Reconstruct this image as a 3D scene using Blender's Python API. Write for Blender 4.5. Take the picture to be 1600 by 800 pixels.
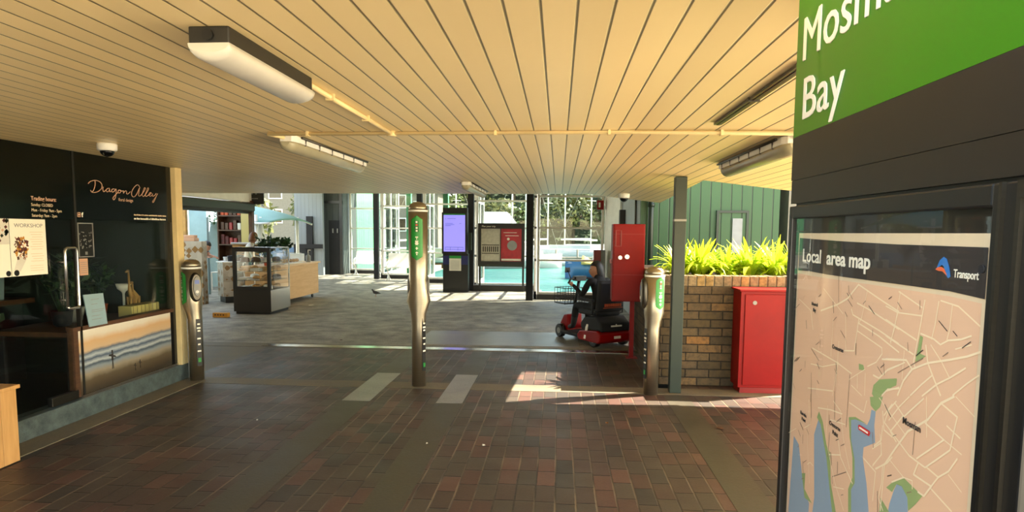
import bpy, bmesh, math, random
from mathutils import Vector, Matrix, noise
random.seed(7)
R = math.radians
sc = bpy.context.scene
for o in list(bpy.data.objects):
    bpy.data.objects.remove(o, do_unlink=True)
C = sc.collection

# ------------------------------------------------------------------ camera
CAM_F, CAM_CY = 1000.0, 453.0
yaw, pitch, roll = 0.0719180, -0.0893068, 0.0075
cam_d = bpy.data.cameras.new('camera')
cam = bpy.data.objects.new('camera', cam_d); C.objects.link(cam)
fw = Vector((-math.sin(yaw)*math.cos(pitch), math.cos(yaw)*math.cos(pitch), math.sin(pitch)))
rt = Vector((math.cos(yaw), math.sin(yaw), 0)); up = rt.cross(fw)
r2 = rt*math.cos(roll)+up*math.sin(roll); u2 = -rt*math.sin(roll)+up*math.cos(roll)
mw = Matrix((r2, u2, -fw)).transposed().to_4x4(); mw.translation = Vector((0, 0, 1.56))
cam.matrix_world = mw
cam_d.sensor_fit = 'HORIZONTAL'; cam_d.sensor_width = 36.0
cam_d.lens = 36.0*CAM_F/1600.0
cam_d.shift_y = (CAM_CY-400.0)/1600.0
cam_d.clip_start = 0.05; cam_d.clip_end = 600
sc.camera = cam

# ------------------------------------------------------------------ light
sc.view_settings.view_transform = 'Standard'; sc.view_settings.look = 'None'
sc.view_settings.gamma = 1.0; sc.view_settings.use_curve_mapping = False
sc.view_settings.exposure = 2.4
SUN = Vector((0.90, 0.33, 1.0)).normalized()
w = bpy.data.worlds.new('sky_world'); sc.world = w; w.use_nodes = True
nt = w.node_tree; bg = nt.nodes['Background']
sky = nt.nodes.new('ShaderNodeTexSky'); sky.sky_type = 'NISHITA'; sky.sun_disc = False
sky.sun_elevation = math.asin(SUN.z); sky.sun_rotation = math.atan2(SUN.x, SUN.y)
sky.air_density = 1.0; sky.dust_density = 0.6; sky.ozone_density = 1.0
wb = nt.nodes.new('ShaderNodeMix'); wb.data_type = 'RGBA'; wb.blend_type = 'MULTIPLY'; wb.inputs[0].default_value = 1.0; wb.inputs[7].default_value = (1.0, 0.81, 0.61, 1)
nt.links.new(sky.outputs[0], wb.inputs[6]); nt.links.new(wb.outputs[2], bg.inputs[0]); bg.inputs[1].default_value = 0.34
sun_d = bpy.data.lights.new('sun', 'SUN'); sun_d.energy = 7.0; sun_d.angle = R(0.5); sun_d.color = (1.0, 0.91, 0.76)
sun = bpy.data.objects.new('sun', sun_d); C.objects.link(sun)
sun.rotation_euler = SUN.to_track_quat('Z', 'Y').to_euler()

# ------------------------------------------------------------------ materials
def lin(h):
    if isinstance(h, str):
        h = [int(h[i:i+2], 16)/255 for i in (0, 2, 4)]
    return tuple((x/12.92 if x <= .04045 else ((x+.055)/1.055)**2.4) for x in h)+(1.0,)
class NG:
    def __init__(s, name):
        s.m = bpy.data.materials.new(name); s.m.use_nodes = True; s.t = s.m.node_tree
        s.b = s.t.nodes['Principled BSDF']
    def n(s, typ, **kw):
        nd = s.t.nodes.new(typ)
        for k, v in kw.items(): setattr(nd, k, v)
        return nd
    def l(s, a, b): s.t.links.new(a, b)
    def math(s, op, a, b=None, clamp=False):
        nd = s.n('ShaderNodeMath', operation=op, use_clamp=clamp)
        for i, v in enumerate((a, b)):
            if v is None: continue
            if isinstance(v, (int, float)): nd.inputs[i].default_value = v
            else: s.l(v, nd.inputs[i])
        return nd.outputs[0]
    def mix(s, f, a, b):
        nd = s.n('ShaderNodeMix', data_type='RGBA')
        for i, v in ((0, f), (6, a), (7, b)):
            if isinstance(v, (int, float)): nd.inputs[i].default_value = v
            elif isinstance(v, tuple): nd.inputs[i].default_value = v
            else: s.l(v, nd.inputs[i])
        return nd.outputs[2]
    def pos(s):
        g = s.n('ShaderNodeNewGeometry'); x = s.n('ShaderNodeSeparateXYZ'); s.l(g.outputs['Position'], x.inputs[0])
        return g.outputs['Position'], x.outputs
    def noise(s, vec, scale, detail=3, rough=.5):
        nd = s.n('ShaderNodeTexNoise'); nd.inputs['Scale'].default_value = scale; nd.inputs['Detail'].default_value = detail
        nd.inputs['Roughness'].default_value = rough
        if vec is not None: s.l(vec, nd.inputs['Vector'])
        return nd.outputs[0]
    def ramp(s, f, p0, p1):
        nd = s.n('ShaderNodeMapRange'); s.l(f, nd.inputs[0]); nd.inputs[1].default_value = p0; nd.inputs[2].default_value = p1
        return nd.outputs[0]
    def bump(s, h, dist=.002, st=1.0):
        nd = s.n('ShaderNodeBump'); nd.inputs['Strength'].default_value = st; nd.inputs['Distance'].default_value = dist
        s.l(h, nd.inputs['Height']); s.l(nd.outputs[0], s.b.inputs['Normal'])
    def col(s, v):
        if isinstance(v, tuple): s.b.inputs['Base Color'].default_value = v
        else: s.l(v, s.b.inputs['Base Color'])
def simple(name, c, rough=.6, metal=0.0, var=.12, scale=6, emit=None, bump=0, spec=None):
    g = NG(name); c = lin(c)
    if var:
        tc = g.n('ShaderNodeTexCoord')
        f = g.noise(tc.outputs['Object'], scale, 4, .6)
        d = tuple(x*(1-var*1.6) for x in c[:3])+(1,); e = tuple(min(1, x*(1+var)) for x in c[:3])+(1,)
        g.col(g.mix(g.ramp(f, .3, .7), d, e))
        if bump:
            f2 = g.noise(tc.outputs['Object'], scale*8, 4, .6); g.bump(f2, bump)
    else: g.col(c)
    g.b.inputs['Roughness'].default_value = rough; g.b.inputs['Metallic'].default_value = metal
    if spec is not None: g.b.inputs['Specular IOR Level'].default_value = spec
    if emit: g.b.inputs['Emission Color'].default_value = c; g.b.inputs['Emission Strength'].default_value = emit
    return g.m
def glass(name, tint=(1, 1, 1, 1), refl=1.0, rough=0.0, base=.03):
    g = NG(name); t = g.t; o = [n for n in t.nodes if n.type == 'OUTPUT_MATERIAL'][0]
    tr = g.n('ShaderNodeBsdfTransparent'); gl = g.n('ShaderNodeBsdfGlossy'); tr.inputs[0].default_value = tint; gl.inputs['Roughness'].default_value = rough
    ge = g.n('ShaderNodeNewGeometry'); dp = g.n('ShaderNodeVectorMath', operation='DOT_PRODUCT'); g.l(ge.outputs['Incoming'], dp.inputs[0]); g.l(ge.outputs['Normal'], dp.inputs[1])
    c = g.math('SUBTRACT', 1, g.math('ABSOLUTE', dp.outputs['Value']), True)
    f = g.math('MULTIPLY', g.math('ADD', g.math('MULTIPLY', g.math('POWER', c, 5), 1-base), base), refl, True)
    mx = g.n('ShaderNodeMixShader'); g.l(f, mx.inputs[0]); g.l(tr.outputs[0], mx.inputs[1]); g.l(gl.outputs[0], mx.inputs[2]); g.l(mx.outputs[0], o.inputs[0])
    return g.m
def boards(name, c, pitch, axis, groove=.006, rough=.5, dark=.35, depth=.004, phase=0.0, nvar=.12, spec=.5):
    g = NG(name); P, xyz = g.pos(); c = lin(c)
    u = g.math('ADD', g.math('DIVIDE', xyz[axis], pitch), phase)
    fr = g.math('FRACT', u); d = g.math('ABSOLUTE', g.math('SUBTRACT', fr, .5))
    gm = g.ramp(d, .5-groove/pitch, .5-groove/pitch*.35)
    idx = g.math('FLOOR', u); wn = g.n('ShaderNodeTexWhiteNoise', noise_dimensions='1D'); g.l(idx, wn.inputs['W'])
    nz = g.noise(P, 1.3, 5, .6)
    f = g.math('ADD', g.math('MULTIPLY', wn.outputs[0], .5), g.math('MULTIPLY', nz, .5))
    a = tuple(x*(1-nvar) for x in c[:3])+(1,); b = tuple(min(1, x*(1+nvar*.6)) for x in c[:3])+(1,)
    base = g.mix(f, a, b)
    g.col(g.mix(gm, base, tuple(x*dark for x in c[:3])+(1,)))
    h = g.math('SUBTRACT', g.math('MULTIPLY', g.noise(P, 30, 3), .05), gm); g.bump(h, depth)
    g.b.inputs['Roughness'].default_value = rough; g.b.inputs['Specular IOR Level'].default_value = spec
    return g.m
def m_pavers():
    g = NG('brick_pavers'); P, xyz = g.pos()
    u = g.math('DIVIDE', xyz[0], .1195); iu = g.math('FLOOR', u)
    wn = g.n('ShaderNodeTexWhiteNoise', noise_dimensions='1D'); g.l(iu, wn.inputs['W'])
    off = g.math('MULTIPLY', g.math('SUBTRACT', wn.outputs[0], .5), .22)
    par = g.math('GREATER_THAN', g.math('FRACT', g.math('MULTIPLY', wn.outputs[0], 7.3)), .78)
    v = g.math('ADD', g.math('ADD', g.math('DIVIDE', xyz[1], .239), off), g.math('MULTIPLY', par, .5)); iv = g.math('FLOOR', v)
    du = g.math('SUBTRACT', .5, g.math('ABSOLUTE', g.math('SUBTRACT', g.math('FRACT', u), .5)))
    dv = g.math('SUBTRACT', .5, g.math('ABSOLUTE', g.math('SUBTRACT', g.math('FRACT', v), .5)))
    jn = g.math('MULTIPLY', g.noise(P, 25, 2), .035)
    mu = g.ramp(g.math('ADD', du, jn), .075, .045); mv = g.ramp(g.math('ADD', dv, jn), .05, .032)
    cv = g.n('ShaderNodeCombineXYZ'); g.l(iu, cv.inputs[0]); g.l(iv, cv.inputs[1])
    w2 = g.n('ShaderNodeTexWhiteNoise', noise_dimensions='2D'); g.l(cv.outputs[0], w2.inputs['Vector'])
    cr = g.n('ShaderNodeValToRGB'); el = cr.color_ramp.elements
    el[0].position = 0; el[0].color = lin('332f2c'); el[1].position = 1; el[1].color = lin('66483c')
    for p, c in ((.22, '4c4237'), (.5, '473930'), (.8, '533a31')):
        e = el.new(p); e.color = lin(c)
    g.l(w2.outputs[0], cr.inputs[0])
    st = g.noise(P, 60, 3, .7); big = g.noise(P, .55, 4, .6)
    base = g.mix(g.math('MULTIPLY', g.ramp(st, .35, .75), .35), cr.outputs[0], lin('1e1a18'))
    base = g.mix(g.math('MULTIPLY', g.ramp(big, .45, .65), .3), base, lin('352d27'))
    base = g.mix(g.math('MULTIPLY', mv, .95), base, lin('120e0c'))
    mort = g.mix(g.ramp(g.noise(P, 2.2, 3), .4, .62), lin('221c17'), lin('75644e'))
    base = g.mix(g.math('MULTIPLY', mu, .85), base, mort)
    g.col(base)
    g.l(g.math('ADD', g.math('MULTIPLY', g.noise(P, 3, 3), .35), .30), g.b.inputs['Roughness'])
    h = g.math('ADD', g.math('MULTIPLY', st, .25), g.math('SUBTRACT', 0, g.math('MAXIMUM', mu, mv)))
    g.bump(h, .003, .8); return g.m
def m_concrete(name, c, c2, scale=1.5, rough=.5, bump=.004):
    g = NG(name); P, xyz = g.pos()
    n1 = g.noise(P, scale, 5, .65); n2 = g.noise(P, scale*18, 4, .7)
    f = g.math('ADD', g.math('MULTIPLY', n1, .65), g.math('MULTIPLY', n2, .35))
    g.col(g.mix(g.ramp(f, .35, .65), lin(c), lin(c2)))
    g.l(g.math('ADD', g.math('MULTIPLY', n1, .3), rough-.15), g.b.inputs['Roughness']); g.bump(f, bump, .7); return g.m
def m_bricks():
    g = NG('clay_brickwork'); P, xyz = g.pos()
    g2 = g.n('ShaderNodeNewGeometry'); nx = g.n('ShaderNodeSeparateXYZ'); g.l(g2.outputs['True Normal'], nx.inputs[0])
    side = g.math('GREATER_THAN', g.math('ABSOLUTE', nx.outputs[0]), .5)
    hx = g.math('ADD', g.math('MULTIPLY', xyz[1], side), g.math('MULTIPLY', xyz[0], g.math('SUBTRACT', 1, side)))
    v = g.math('DIVIDE', xyz[2], .086); iv = g.math('FLOOR', v)
    u = g.math('ADD', g.math('DIVIDE', hx, .24), g.math('MULTIPLY', g.math('MODULO', iv, 2), .5))
    iu = g.math('FLOOR', u)
    du = g.math('SUBTRACT', .5, g.math('ABSOLUTE', g.math('SUBTRACT', g.math('FRACT', u), .5)))
    dv = g.math('SUBTRACT', .5, g.math('ABSOLUTE', g.math('SUBTRACT', g.math('FRACT', v), .5)))
    jn = g.math('MULTIPLY', g.noise(P, 40, 2), .04)
    mu = g.ramp(g.math('ADD', du, jn), .05, .03); mv = g.ramp(g.math('ADD', dv, g.math('MULTIPLY', jn, 2)), .12, .07)
    m = g.math('MAXIMUM', mu, mv)
    cv = g.n('ShaderNodeCombineXYZ'); g.l(iu, cv.inputs[0]); g.l(iv, cv.inputs[1])
    w2 = g.n('ShaderNodeTexWhiteNoise', noise_dimensions='2D'); g.l(cv.outputs[0], w2.inputs['Vector'])
    cr = g.n('ShaderNodeValToRGB'); el = cr.color_ramp.elements
    el[0].color = lin('4a4032'); el[1].color = lin('8e663a')
    for p, c in ((.3, '57482f'), (.6, '62503a'), (.85, '6e5a3e')):
        e = el.new(p); e.color = lin(c)
    g.l(w2.outputs[0], cr.inputs[0]); st = g.noise(P, 22, 4, .7)
    base = g.mix(g.math('MULTIPLY', g.ramp(st, .42, .68), .7), cr.outputs[0], lin('3a332a'))
    g.col(g.mix(m, base, lin('2c2721'))); g.b.inputs['Roughness'].default_value = .95
    g.bump(g.math('SUBTRACT', g.math('MULTIPLY', st, .4), m), .008); return g.m
def m_hex():
    g = NG('gold_triangle_tile'); P, xyz = g.pos()
    rot = g.n('ShaderNodeVectorRotate', rotation_type='Y_AXIS'); g.l(P, rot.inputs[0]); rot.inputs['Angle'].default_value = .5
    vo = g.n('ShaderNodeTexVoronoi', feature='F1', distance='MANHATTAN'); vo.inputs['Scale'].default_value = 8; g.l(P, vo.inputs['Vector'])
    vo.inputs['Randomness'].default_value = .35
    sx = g.n('ShaderNodeSeparateColor'); g.l(vo.outputs['Color'], sx.inputs[0])
    k = g.math('GREATER_THAN', sx.outputs[0], .38)
    inner = g.math('LESS_THAN', vo.outputs['Distance'], .62)
    k = g.math('MULTIPLY', k, inner)
    base = g.mix(sx.outputs[1], lin('c4bdb2'), lin('a0978a'))
    g.col(g.mix(k, base, lin('8a6638'))); g.b.inputs['Roughness'].default_value = .35; return g.m
def m_wood(name, c, c2, axis=2, scale=1.0, rough=.55, plank=0):
    g = NG(name); tc = g.n('ShaderNodeTexCoord'); mp = g.n('ShaderNodeMapping'); g.l(tc.outputs['Object'], mp.inputs[0])
    s = [14*scale]*3; s[axis] = 1.2*scale; mp.inputs['Scale'].default_value = s
    f = g.noise(mp.outputs[0], 1.0, 5, .65); f2 = g.noise(mp.outputs[0], 5.0, 3, .6)
    k = g.ramp(g.math('ADD', g.math('MULTIPLY', f, .7), g.math('MULTIPLY', f2, .3)), .35, .65)
    g.col(g.mix(k, lin(c), lin(c2))); g.b.inputs['Roughness'].default_value = rough; g.bump(f2, .0008); return g.m
def m_water():
    g = NG('harbour_water'); P, xyz = g.pos()
    mp = g.n('ShaderNodeMapping'); g.l(P, mp.inputs[0]); mp.inputs['Scale'].default_value = (.6, 1.0, 1)
    f = g.noise(mp.outputs[0], 1.6, 5, .6); f2 = g.noise(mp.outputs[0], .25, 3)
    g.col(g.mix(g.ramp(f2, .35, .65), lin('225650'), lin('3a6f67'))); g.b.inputs['Roughness'].default_value = .3; g.b.inputs['Specular IOR Level'].default_value = .25
    g.bump(f, .35, .6); return g.m
def m_steel(name='brushed_steel', c='b4a994', rough=.36):
    g = NG(name); tc = g.n('ShaderNodeTexCoord'); mp = g.n('ShaderNodeMapping'); g.l(tc.outputs['Object'], mp.inputs[0])
    mp.inputs['Scale'].default_value = (2, 2, 160); f = g.noise(mp.outputs[0], 1.0, 3)
    g.col(g.mix(f, lin(c), tuple(x*.8 for x in lin(c)[:3])+(1,))); g.b.inputs['Metallic'].default_value = .95
    g.l(g.math('ADD', g.math('MULTIPLY', f, .15), rough-.08), g.b.inputs['Roughness']); return g.m
def m_leafy(name, a, b, tr=.0):
    g = NG(name); oi = g.n('ShaderNodeNewGeometry')
    g.col(g.mix(oi.outputs['Random Per Island'], lin(a), lin(b))); g.b.inputs['Roughness'].default_value = .45
    if tr:
        o = [n for n in g.t.nodes if n.type == 'OUTPUT_MATERIAL'][0]
        t = g.n('ShaderNodeBsdfTranslucent'); g.l(g.mix(oi.outputs['Random Per Island'], lin(a), lin(b)), t.inputs[0])
        mx = g.n('ShaderNodeMixShader'); mx.inputs[0].default_value = tr
        g.l(g.b.outputs[0], mx.inputs[1]); g.l(t.outputs[0], mx.inputs[2]); g.l(mx.outputs[0], o.inputs[0])
    return g.m
def m_fade(name, stops, axis, lo, hi):   # printed picture: bands of colour along one world axis plus noise
    g = NG(name); P, xyz = g.pos()
    nz = g.noise(P, 5, 5, .6); f = g.math('ADD', g.ramp(xyz[axis], lo, hi), g.math('MULTIPLY', g.math('SUBTRACT', nz, .5), .10))
    f = g.math('ADD', f, g.math('MULTIPLY', g.math('SUBTRACT', xyz[1], 5.5), -.05))
    cr = g.n('ShaderNodeValToRGB'); el = cr.color_ramp.elements
    el[0].position = stops[0][0]; el[0].color = lin(stops[0][1]); el[1].position = stops[-1][0]; el[1].color = lin(stops[-1][1])
    for p, c in stops[1:-1]: e = el.new(p); e.color = lin(c)
    g.l(f, cr.inputs[0]); g.col(cr.outputs[0]); g.b.inputs['Roughness'].default_value = .5; return g.m

M = dict(
 ceil=boards('cream_ceiling_boards', 'f6dca4', .1035, 0, .0055, .38, .22, .004, .58, spec=.5),
 pavers=m_pavers(), conc=m_concrete('band_concrete', '38342a', '4c4536', 2.5, .45), hall=m_concrete('hall_asphalt', '45413a', 'b3aa9a', 2.6, .6, .02),
 bounce_ground=m_concrete('light_bounce_ground', 'd9cba8', 'e8dcbc', 2, .6), pale=m_concrete('pale_patch_concrete', '6c6a66', '98958f', 3, .35), foot=m_concrete('footing_concrete', '5d5444', '7a6e58', 3, .6),  # first colour: bright unseen ground, picked to throw warm light up at the ceiling
 bricks=m_bricks(), kerb=m_concrete('blue_grey_kerb_paint', '2a3433', '5c6866', 9, .55, .003),
 steel=m_steel(), bright=m_steel('polished_steel', 'd8d4cc', .2), dsteel=m_steel('dark_steel', '55524c', .35),
 black=simple('black_satin', '101010', .4, var=.05), soft=simple('soft_black', '17171a', .75, var=.1),
 shopblack=simple('shop_fascia_film', '030806', .12, var=.0, spec=.4),
 gunmetal=simple('charcoal_powdercoat', '1e1c18', .42, var=.05), charcoal=simple('charcoal_panel', '1a1611', .45, var=.05, scale=3),
 signgreen=simple('sign_green', '2c7204', .3, var=.04, scale=2), cream=simple('cream_paint', 'e8cf98', .45, var=.06),
 white=simple('white_paint', 'ece9e2', .5, var=.05), offwhite=simple('offwhite', 'd9d4c6', .6, var=.05), pure=simple('white_vinyl', 'f0ead8', .5, var=0),
 beige=simple('beige_vinyl', 'dcc6a4', .5, var=0), peach=simple('peach_vinyl', 'caa084', .5, var=0), grey=simple('mid_grey', '8a8a86', .5, var=.08),
 red=simple('red_enamel', '860806', .42, var=.08, scale=2, spec=.2), dred=simple('dark_red_enamel', '8c1512', .35, var=.08), redb=simple('red_sticker', 'd02828', .4, var=0),
 green=simple('sticker_green', '1f8a34', .4, var=.02), dgreen=simple('dark_green_paint', '182616', .45, var=.15, scale=3), glow=simple('white_ring', 'f4f4f0', .3, var=0),
 blue=simple('lcd_blue', '3456a8', .3, var=0), navy=simple('navy_panel', '1a1f5a', .4, var=.05), orange=simple('orange_rubber', 'c58a2e', .6, var=.15),
 darkglass=simple('dark_glass', '060707', .08, var=0), tan=simple('map_paper', 'e2b896', .6, var=.03, scale=2), road=simple('map_road', 'efd9b4', .6, var=0),
 mwater=simple('map_water', '8e9fae', .6, var=.02), mpark=simple('map_park', '93a468', .6, var=.03), ink=simple('dark_ink', '2f2a28', .6, var=0),
 thin=simple('thin_map_ink', '8d7460', .6, var=0), lblue=simple('logo_blue', '2f72b8', .4, var=0), lor=simple('logo_orange', 'e0673a', .4, var=0),
 teal=simple('teal_fabric', '6f9a8c', .6, var=.06, scale=1), mint=boards('mint_weatherboard', '559a6c', .16, 1, .01, .5, .55), 
 gboard=boards('green_boards', '244a20', .168, 0, .012, .5, .22, .006, .1, nvar=.1), whiteb=boards('white_boards', '989fa2', .14, 1, .006, .5, .6), whitebx=boards('white_boards_x', '7f878c', .14, 0, .006, .5, .6),
 slate=boards('slate_container', '3c423f', .22, 0, .02, .6, .6), grass=simple('verge', '39452a', .9, var=.3), water=m_water(),
 glass=glass('window_glass', (.76, .80, .79, 1), .7), shopglass=glass('shop_glass', (.94, .97, .95, 1), 1.0), caseglass=glass('case_glass', (.98, .98, .97, 1), .7),
 hexa=m_hex(), ply=m_wood('oak_veneer', 'c99a63', 'dcb27c', 1, 1.0), crate=m_wood('pine_board', 'a9783f', 'cf9d5e', 2, .8), dwood=m_wood('dark_timber', '3a2415', '5a3a22', 1, 1.2), gwood=m_wood('carved_wood', '7c5a2c', '9c7a40', 2, 1.5),
 skin=simple('skin', 'b98568', .5, var=.05), hair=simple('dark_hair', '120d0b', .5, var=.2, scale=30), bhair=simple('brown_hair', '6b4326', .5, var=.2, scale=30),
 cloth=simple('black_clothing', '0a0a0c', .8, var=.15, scale=12), cloth2=simple('patterned_shirt', '4c5058', .8, var=.5, scale=40), shoe=simple('shoe', '1c1c1e', .6, var=0),
 diff=simple('frosted_diffuser', 'cdc8bd', .25, var=.05, scale=4, spec=.6), lens=simple('aged_lens', 'a79f84', .25, var=.06),
 plant=m_leafy('strap_leaves', '86a81a', 'd4de3c', .5), dplant=m_leafy('dark_leaves', '16301a', '35542a', .15), tree=m_leafy('tree_leaves', '25331a', '66733a', .25), tree2=m_leafy('pale_tree_leaves', '3c4726', '7d7c48', .25),
 trunk=simple('bark', '6b5a46', .9, var=.3, scale=8), hull=simple('blue_hull', '2f5c80', .35, var=.05), whull=simple('white_hull', 'b8b8b4', .35, var=.05), cover=simple('white_boat_cover', 'a5a2ae', .7, var=.1, scale=2), ycover=simple('yellow_boat_cover', 'b39a52', .7, var=.1),
 jetty=simple('jetty_timber', '7d7868', .8, var=.2), soil=simple('soil', '3c2c1e', .95, var=.3, scale=20), terracotta=simple('terracotta', 'b5502c', .7, var=.2), roofred=simple('tile_roof', 'b06a4c', .7, var=.15), wallc=simple('render_wall', '7c7465', .7, var=.08),
 screen=simple('lavender_screen', '8a83e6', .3, var=0, emit=.20), cake=simple('pastry', 'c79a5c', .7, var=.3, scale=20), leaf=simple('dry_leaf', 'a0662e', .8, var=.2), pigeon=simple('pigeon_grey', '4c4a50', .7, var=.2, scale=20),
 surf=m_fade('beach_print', [(0, '2f261a'), (.2, '574a35'), (.3, '8f836f'), (.38, '7f8a90'), (.43, '3e4d5c'), (.47, 'a9b0b0'), (.53, '44556a'), (.58, 'a8b0b2'), (.63, '5a6878'), (.68, 'c4a884'), (.8, 'cba478'), (.9, 'd6ccb8'), (1, 'ddd6c6')], 2, .20, .73),
 posterred=simple('poster_red', 'a8202c', .4, var=.15, scale=8), timetable=simple('timetable_paper', 'b9b4a4', .5, var=.12, scale=14), creamwall=boards('cream_fluted', 'b8a868', .06, 1, .008, .6, .5), amber=simple('amber_timber_wall', 'a87a3c', .6, var=.3, scale=4), paleblue=simple('pale_blue_wall', '8fa9b0', .6, var=.05), clutter=simple('red_brown_shelf_stock', '5a2420', .7, var=.5, scale=16),
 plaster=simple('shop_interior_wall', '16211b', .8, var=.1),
)
M['tan'].name = 'map_paper'

# ------------------------------------------------------------------ mesh builder
class B:
    def __init__(s): s.bm = bmesh.new(); s.mi = 0
    def _f(s, vs, smooth=False):
        try: f = s.bm.faces.new(vs); f.material_index = s.mi; f.smooth = smooth
        except ValueError: pass
    def box(s, x0, x1, y0, y1, z0, z1, rz=0, c=None, tf=None):
        v = []
        for z in (z0, z1):
            for x, y in ((x0, y0), (x1, y0), (x1, y1), (x0, y1)):
                p = Vector((x, y, z))
                if rz:
                    cc = Vector(((x0+x1)/2, (y0+y1)/2, 0)) if c is None else Vector((c[0], c[1], 0))
                    p = Matrix.Rotation(rz, 3, 'Z') @ (p-cc)+cc
                if tf: p = tf @ p
                v.append(s.bm.verts.new(p))
        for q in ((3, 2, 1, 0), (4, 5, 6, 7), (0, 1, 5, 4), (1, 2, 6, 5), (2, 3, 7, 6), (3, 0, 4, 7)): s._f([v[i] for i in q])
        return s
    def prism(s, pts, a0, a1, axis=2, smooth=False):
        def mk(p, a):
            return Vector((p[0], p[1], a)) if axis == 2 else (Vector((p[0], a, p[1])) if axis == 1 else Vector((a, p[0], p[1])))
        A = [s.bm.verts.new(mk(p, a0)) for p in pts]; Bv = [s.bm.verts.new(mk(p, a1)) for p in pts]; n = len(pts)
        s._f(A[::-1]); s._f(Bv)
        for i in range(n): s._f([A[i], A[(i+1) % n], Bv[(i+1) % n], Bv[i]], smooth)
        return s
    def quad(s, *ps): s._f([s.bm.verts.new(Vector(p)) for p in ps]); return s
    def rings(s, rings, cap=True, smooth=True):
        V = [[s.bm.verts.new(p) for p in r] for r in rings]; n = len(V[0])
        for a, b in zip(V, V[1:]):
            for i in range(n): s._f([a[i], a[(i+1) % n], b[(i+1) % n], b[i]], smooth)
        if cap: s._f(V[0][::-1]); s._f(V[-1])
        return s
    def tube(s, pts, r, n=8, cap=True):
        pts = [Vector(p) for p in pts]; rs = r if isinstance(r, (list, tuple)) else [r]*len(pts); out = []
        last = None
        for i, p in enumerate(pts):
            d = ((pts[min(i+1, len(pts)-1)]-pts[max(i-1, 0)])).normalized()
            if last is None:
                a = d.cross(Vector((0, 0, 1)));
                if a.length < .1: a = d.cross(Vector((1, 0, 0)))
            else: a = last-d*last.dot(d)
            a.normalize(); last = a; b = d.cross(a)
            out.append([p+(a*math.cos(t)+b*math.sin(t))*rs[i] for t in [2*math.pi*k/n for k in range(n)]])
        return s.rings(out, cap)
    def cyl(s, c, r, z0, z1, n=24, r1=None, ell=1.0):
        r1 = r if r1 is None else r1
        return s.rings([[Vector((c[0]+rr*math.cos(t), c[1]+rr*ell*math.sin(t), z)) for t in [2*math.pi*k/n for k in range(n)]] for rr, z in ((r, z0), (r1, z1))])
    def lathe(s, c, prof, n=24, cap=True):
        return s.rings([[Vector((c[0]+r*math.cos(t), c[1]+r*math.sin(t), c[2]+z)) for t in [2*math.pi*k/n for k in range(n)]] for r, z in prof], cap)
    def ball(s, c, rx, ry=None, rz=None, nu=16, nv=10, rot=None, jit=0):
        ry = ry or rx; rz = rz or rx; c = Vector(c); out = []
        for j in range(1, nv):
            ph = math.pi*j/nv-math.pi/2; ring = []
            for i in range(nu):
                t = 2*math.pi*i/nu; p = Vector((rx*math.cos(ph)*math.cos(t), ry*math.cos(ph)*math.sin(t), rz*math.sin(ph)))
                if jit: p *= 1+jit*noise.noise(p*2.3/max(rx, .01)+c)
                if rot: p = rot @ p
                ring.append(c+p)
            out.append(ring)
        return s.rings(out)
    def disc(s, c, nrm, r, n=20, th=.001):
        nrm = Vector(nrm).normalized(); c = Vector(c); return s.tube([c, c+nrm*th], r, n)
    def done(s, name, mats, parent=None, bevel=0, org=None):
        me = bpy.data.meshes.new(name)
        o0 = Vector((0, 0, 0))
        if parent is not None: o0 = Vector(parent.get('_o', (0, 0, 0)))
        if org is not None: o0 = Vector(org)
        for v in s.bm.verts: v.co -= o0
        bmesh.ops.recalc_face_normals(s.bm, faces=s.bm.faces[:])
        s.bm.to_mesh(me); s.bm.free()
        for m in (mats if isinstance(mats, (list, tuple)) else [mats]): me.materials.append(M[m] if isinstance(m, str) else m)
        o = bpy.data.objects.new(name, me); C.objects.link(o)
        if parent is not None: o.parent = parent; o['_o'] = tuple(o0)
        elif org is not None: o.location = org; o['_o'] = tuple(org)
        if bevel:
            b = o.modifiers.new('bevel', 'BEVEL'); b.width = bevel; b.segments = 2; b.limit_method = 'ANGLE'; b.angle_limit = R(40)
        return o
def tag(o, label, cat, group=None, kind=None):
    o['label'] = label; o['category'] = cat
    if group: o['group'] = group
    if kind: o['kind'] = kind
    return o
def thing(name, label, cat, loc, group=None):
    o = bpy.data.objects.new(name, None); C.objects.link(o); o.location = loc; o['_o'] = tuple(loc)
    o.empty_display_size = .1
    return tag(o, label, cat, group)
def struct(name, b, mats, bevel=0):
    o = b.done(name, mats, None, bevel); o['kind'] = 'structure'; return o
def copy_tree(o, loc=None, rz=None, parent=None, label=None):
    c = o.copy(); C.objects.link(c); c.parent = parent
    if loc is not None: c.location = loc
    if rz is not None: c.rotation_euler = (0, 0, rz)
    if label: c['label'] = label
    for ch in list(o.children): copy_tree(ch, parent=c)
    return c
def text(s, cap, mat, parent, org, xd, yd=(0, 0, 1), name='lettering', xs=1.0, weight=0.0, ext=.0006, align='LEFT', world=True):
    cu = bpy.data.curves.new('t', 'FONT'); cu.body = s; cu.size = cap/.69; cu.extrude = ext; cu.offset = weight; cu.align_x = align
    cu.resolution_u = 3
    to = bpy.data.objects.new('t', cu); C.objects.link(to); bpy.context.view_layer.update()
    me = bpy.data.meshes.new_from_object(to.evaluated_get(bpy.context.evaluated_depsgraph_get()))
    bpy.data.objects.remove(to, do_unlink=True); me.name = name
    xd = Vector(xd).normalized(); yd = Vector(yd).normalized(); zd = xd.cross(yd)
    o0 = Vector(parent.get('_o', (0, 0, 0))) if parent is not None else Vector((0, 0, 0))
    for v in me.vertices:
        p = v.co; v.co = Vector(org)-o0+xd*p.x*xs+yd*p.y+zd*p.z
    me.materials.clear(); me.materials.append(M[mat])
    o = bpy.data.objects.new(name, me); C.objects.link(o)
    if parent is not None: o.parent = parent; o['_o'] = tuple(o0)
    return o

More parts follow.
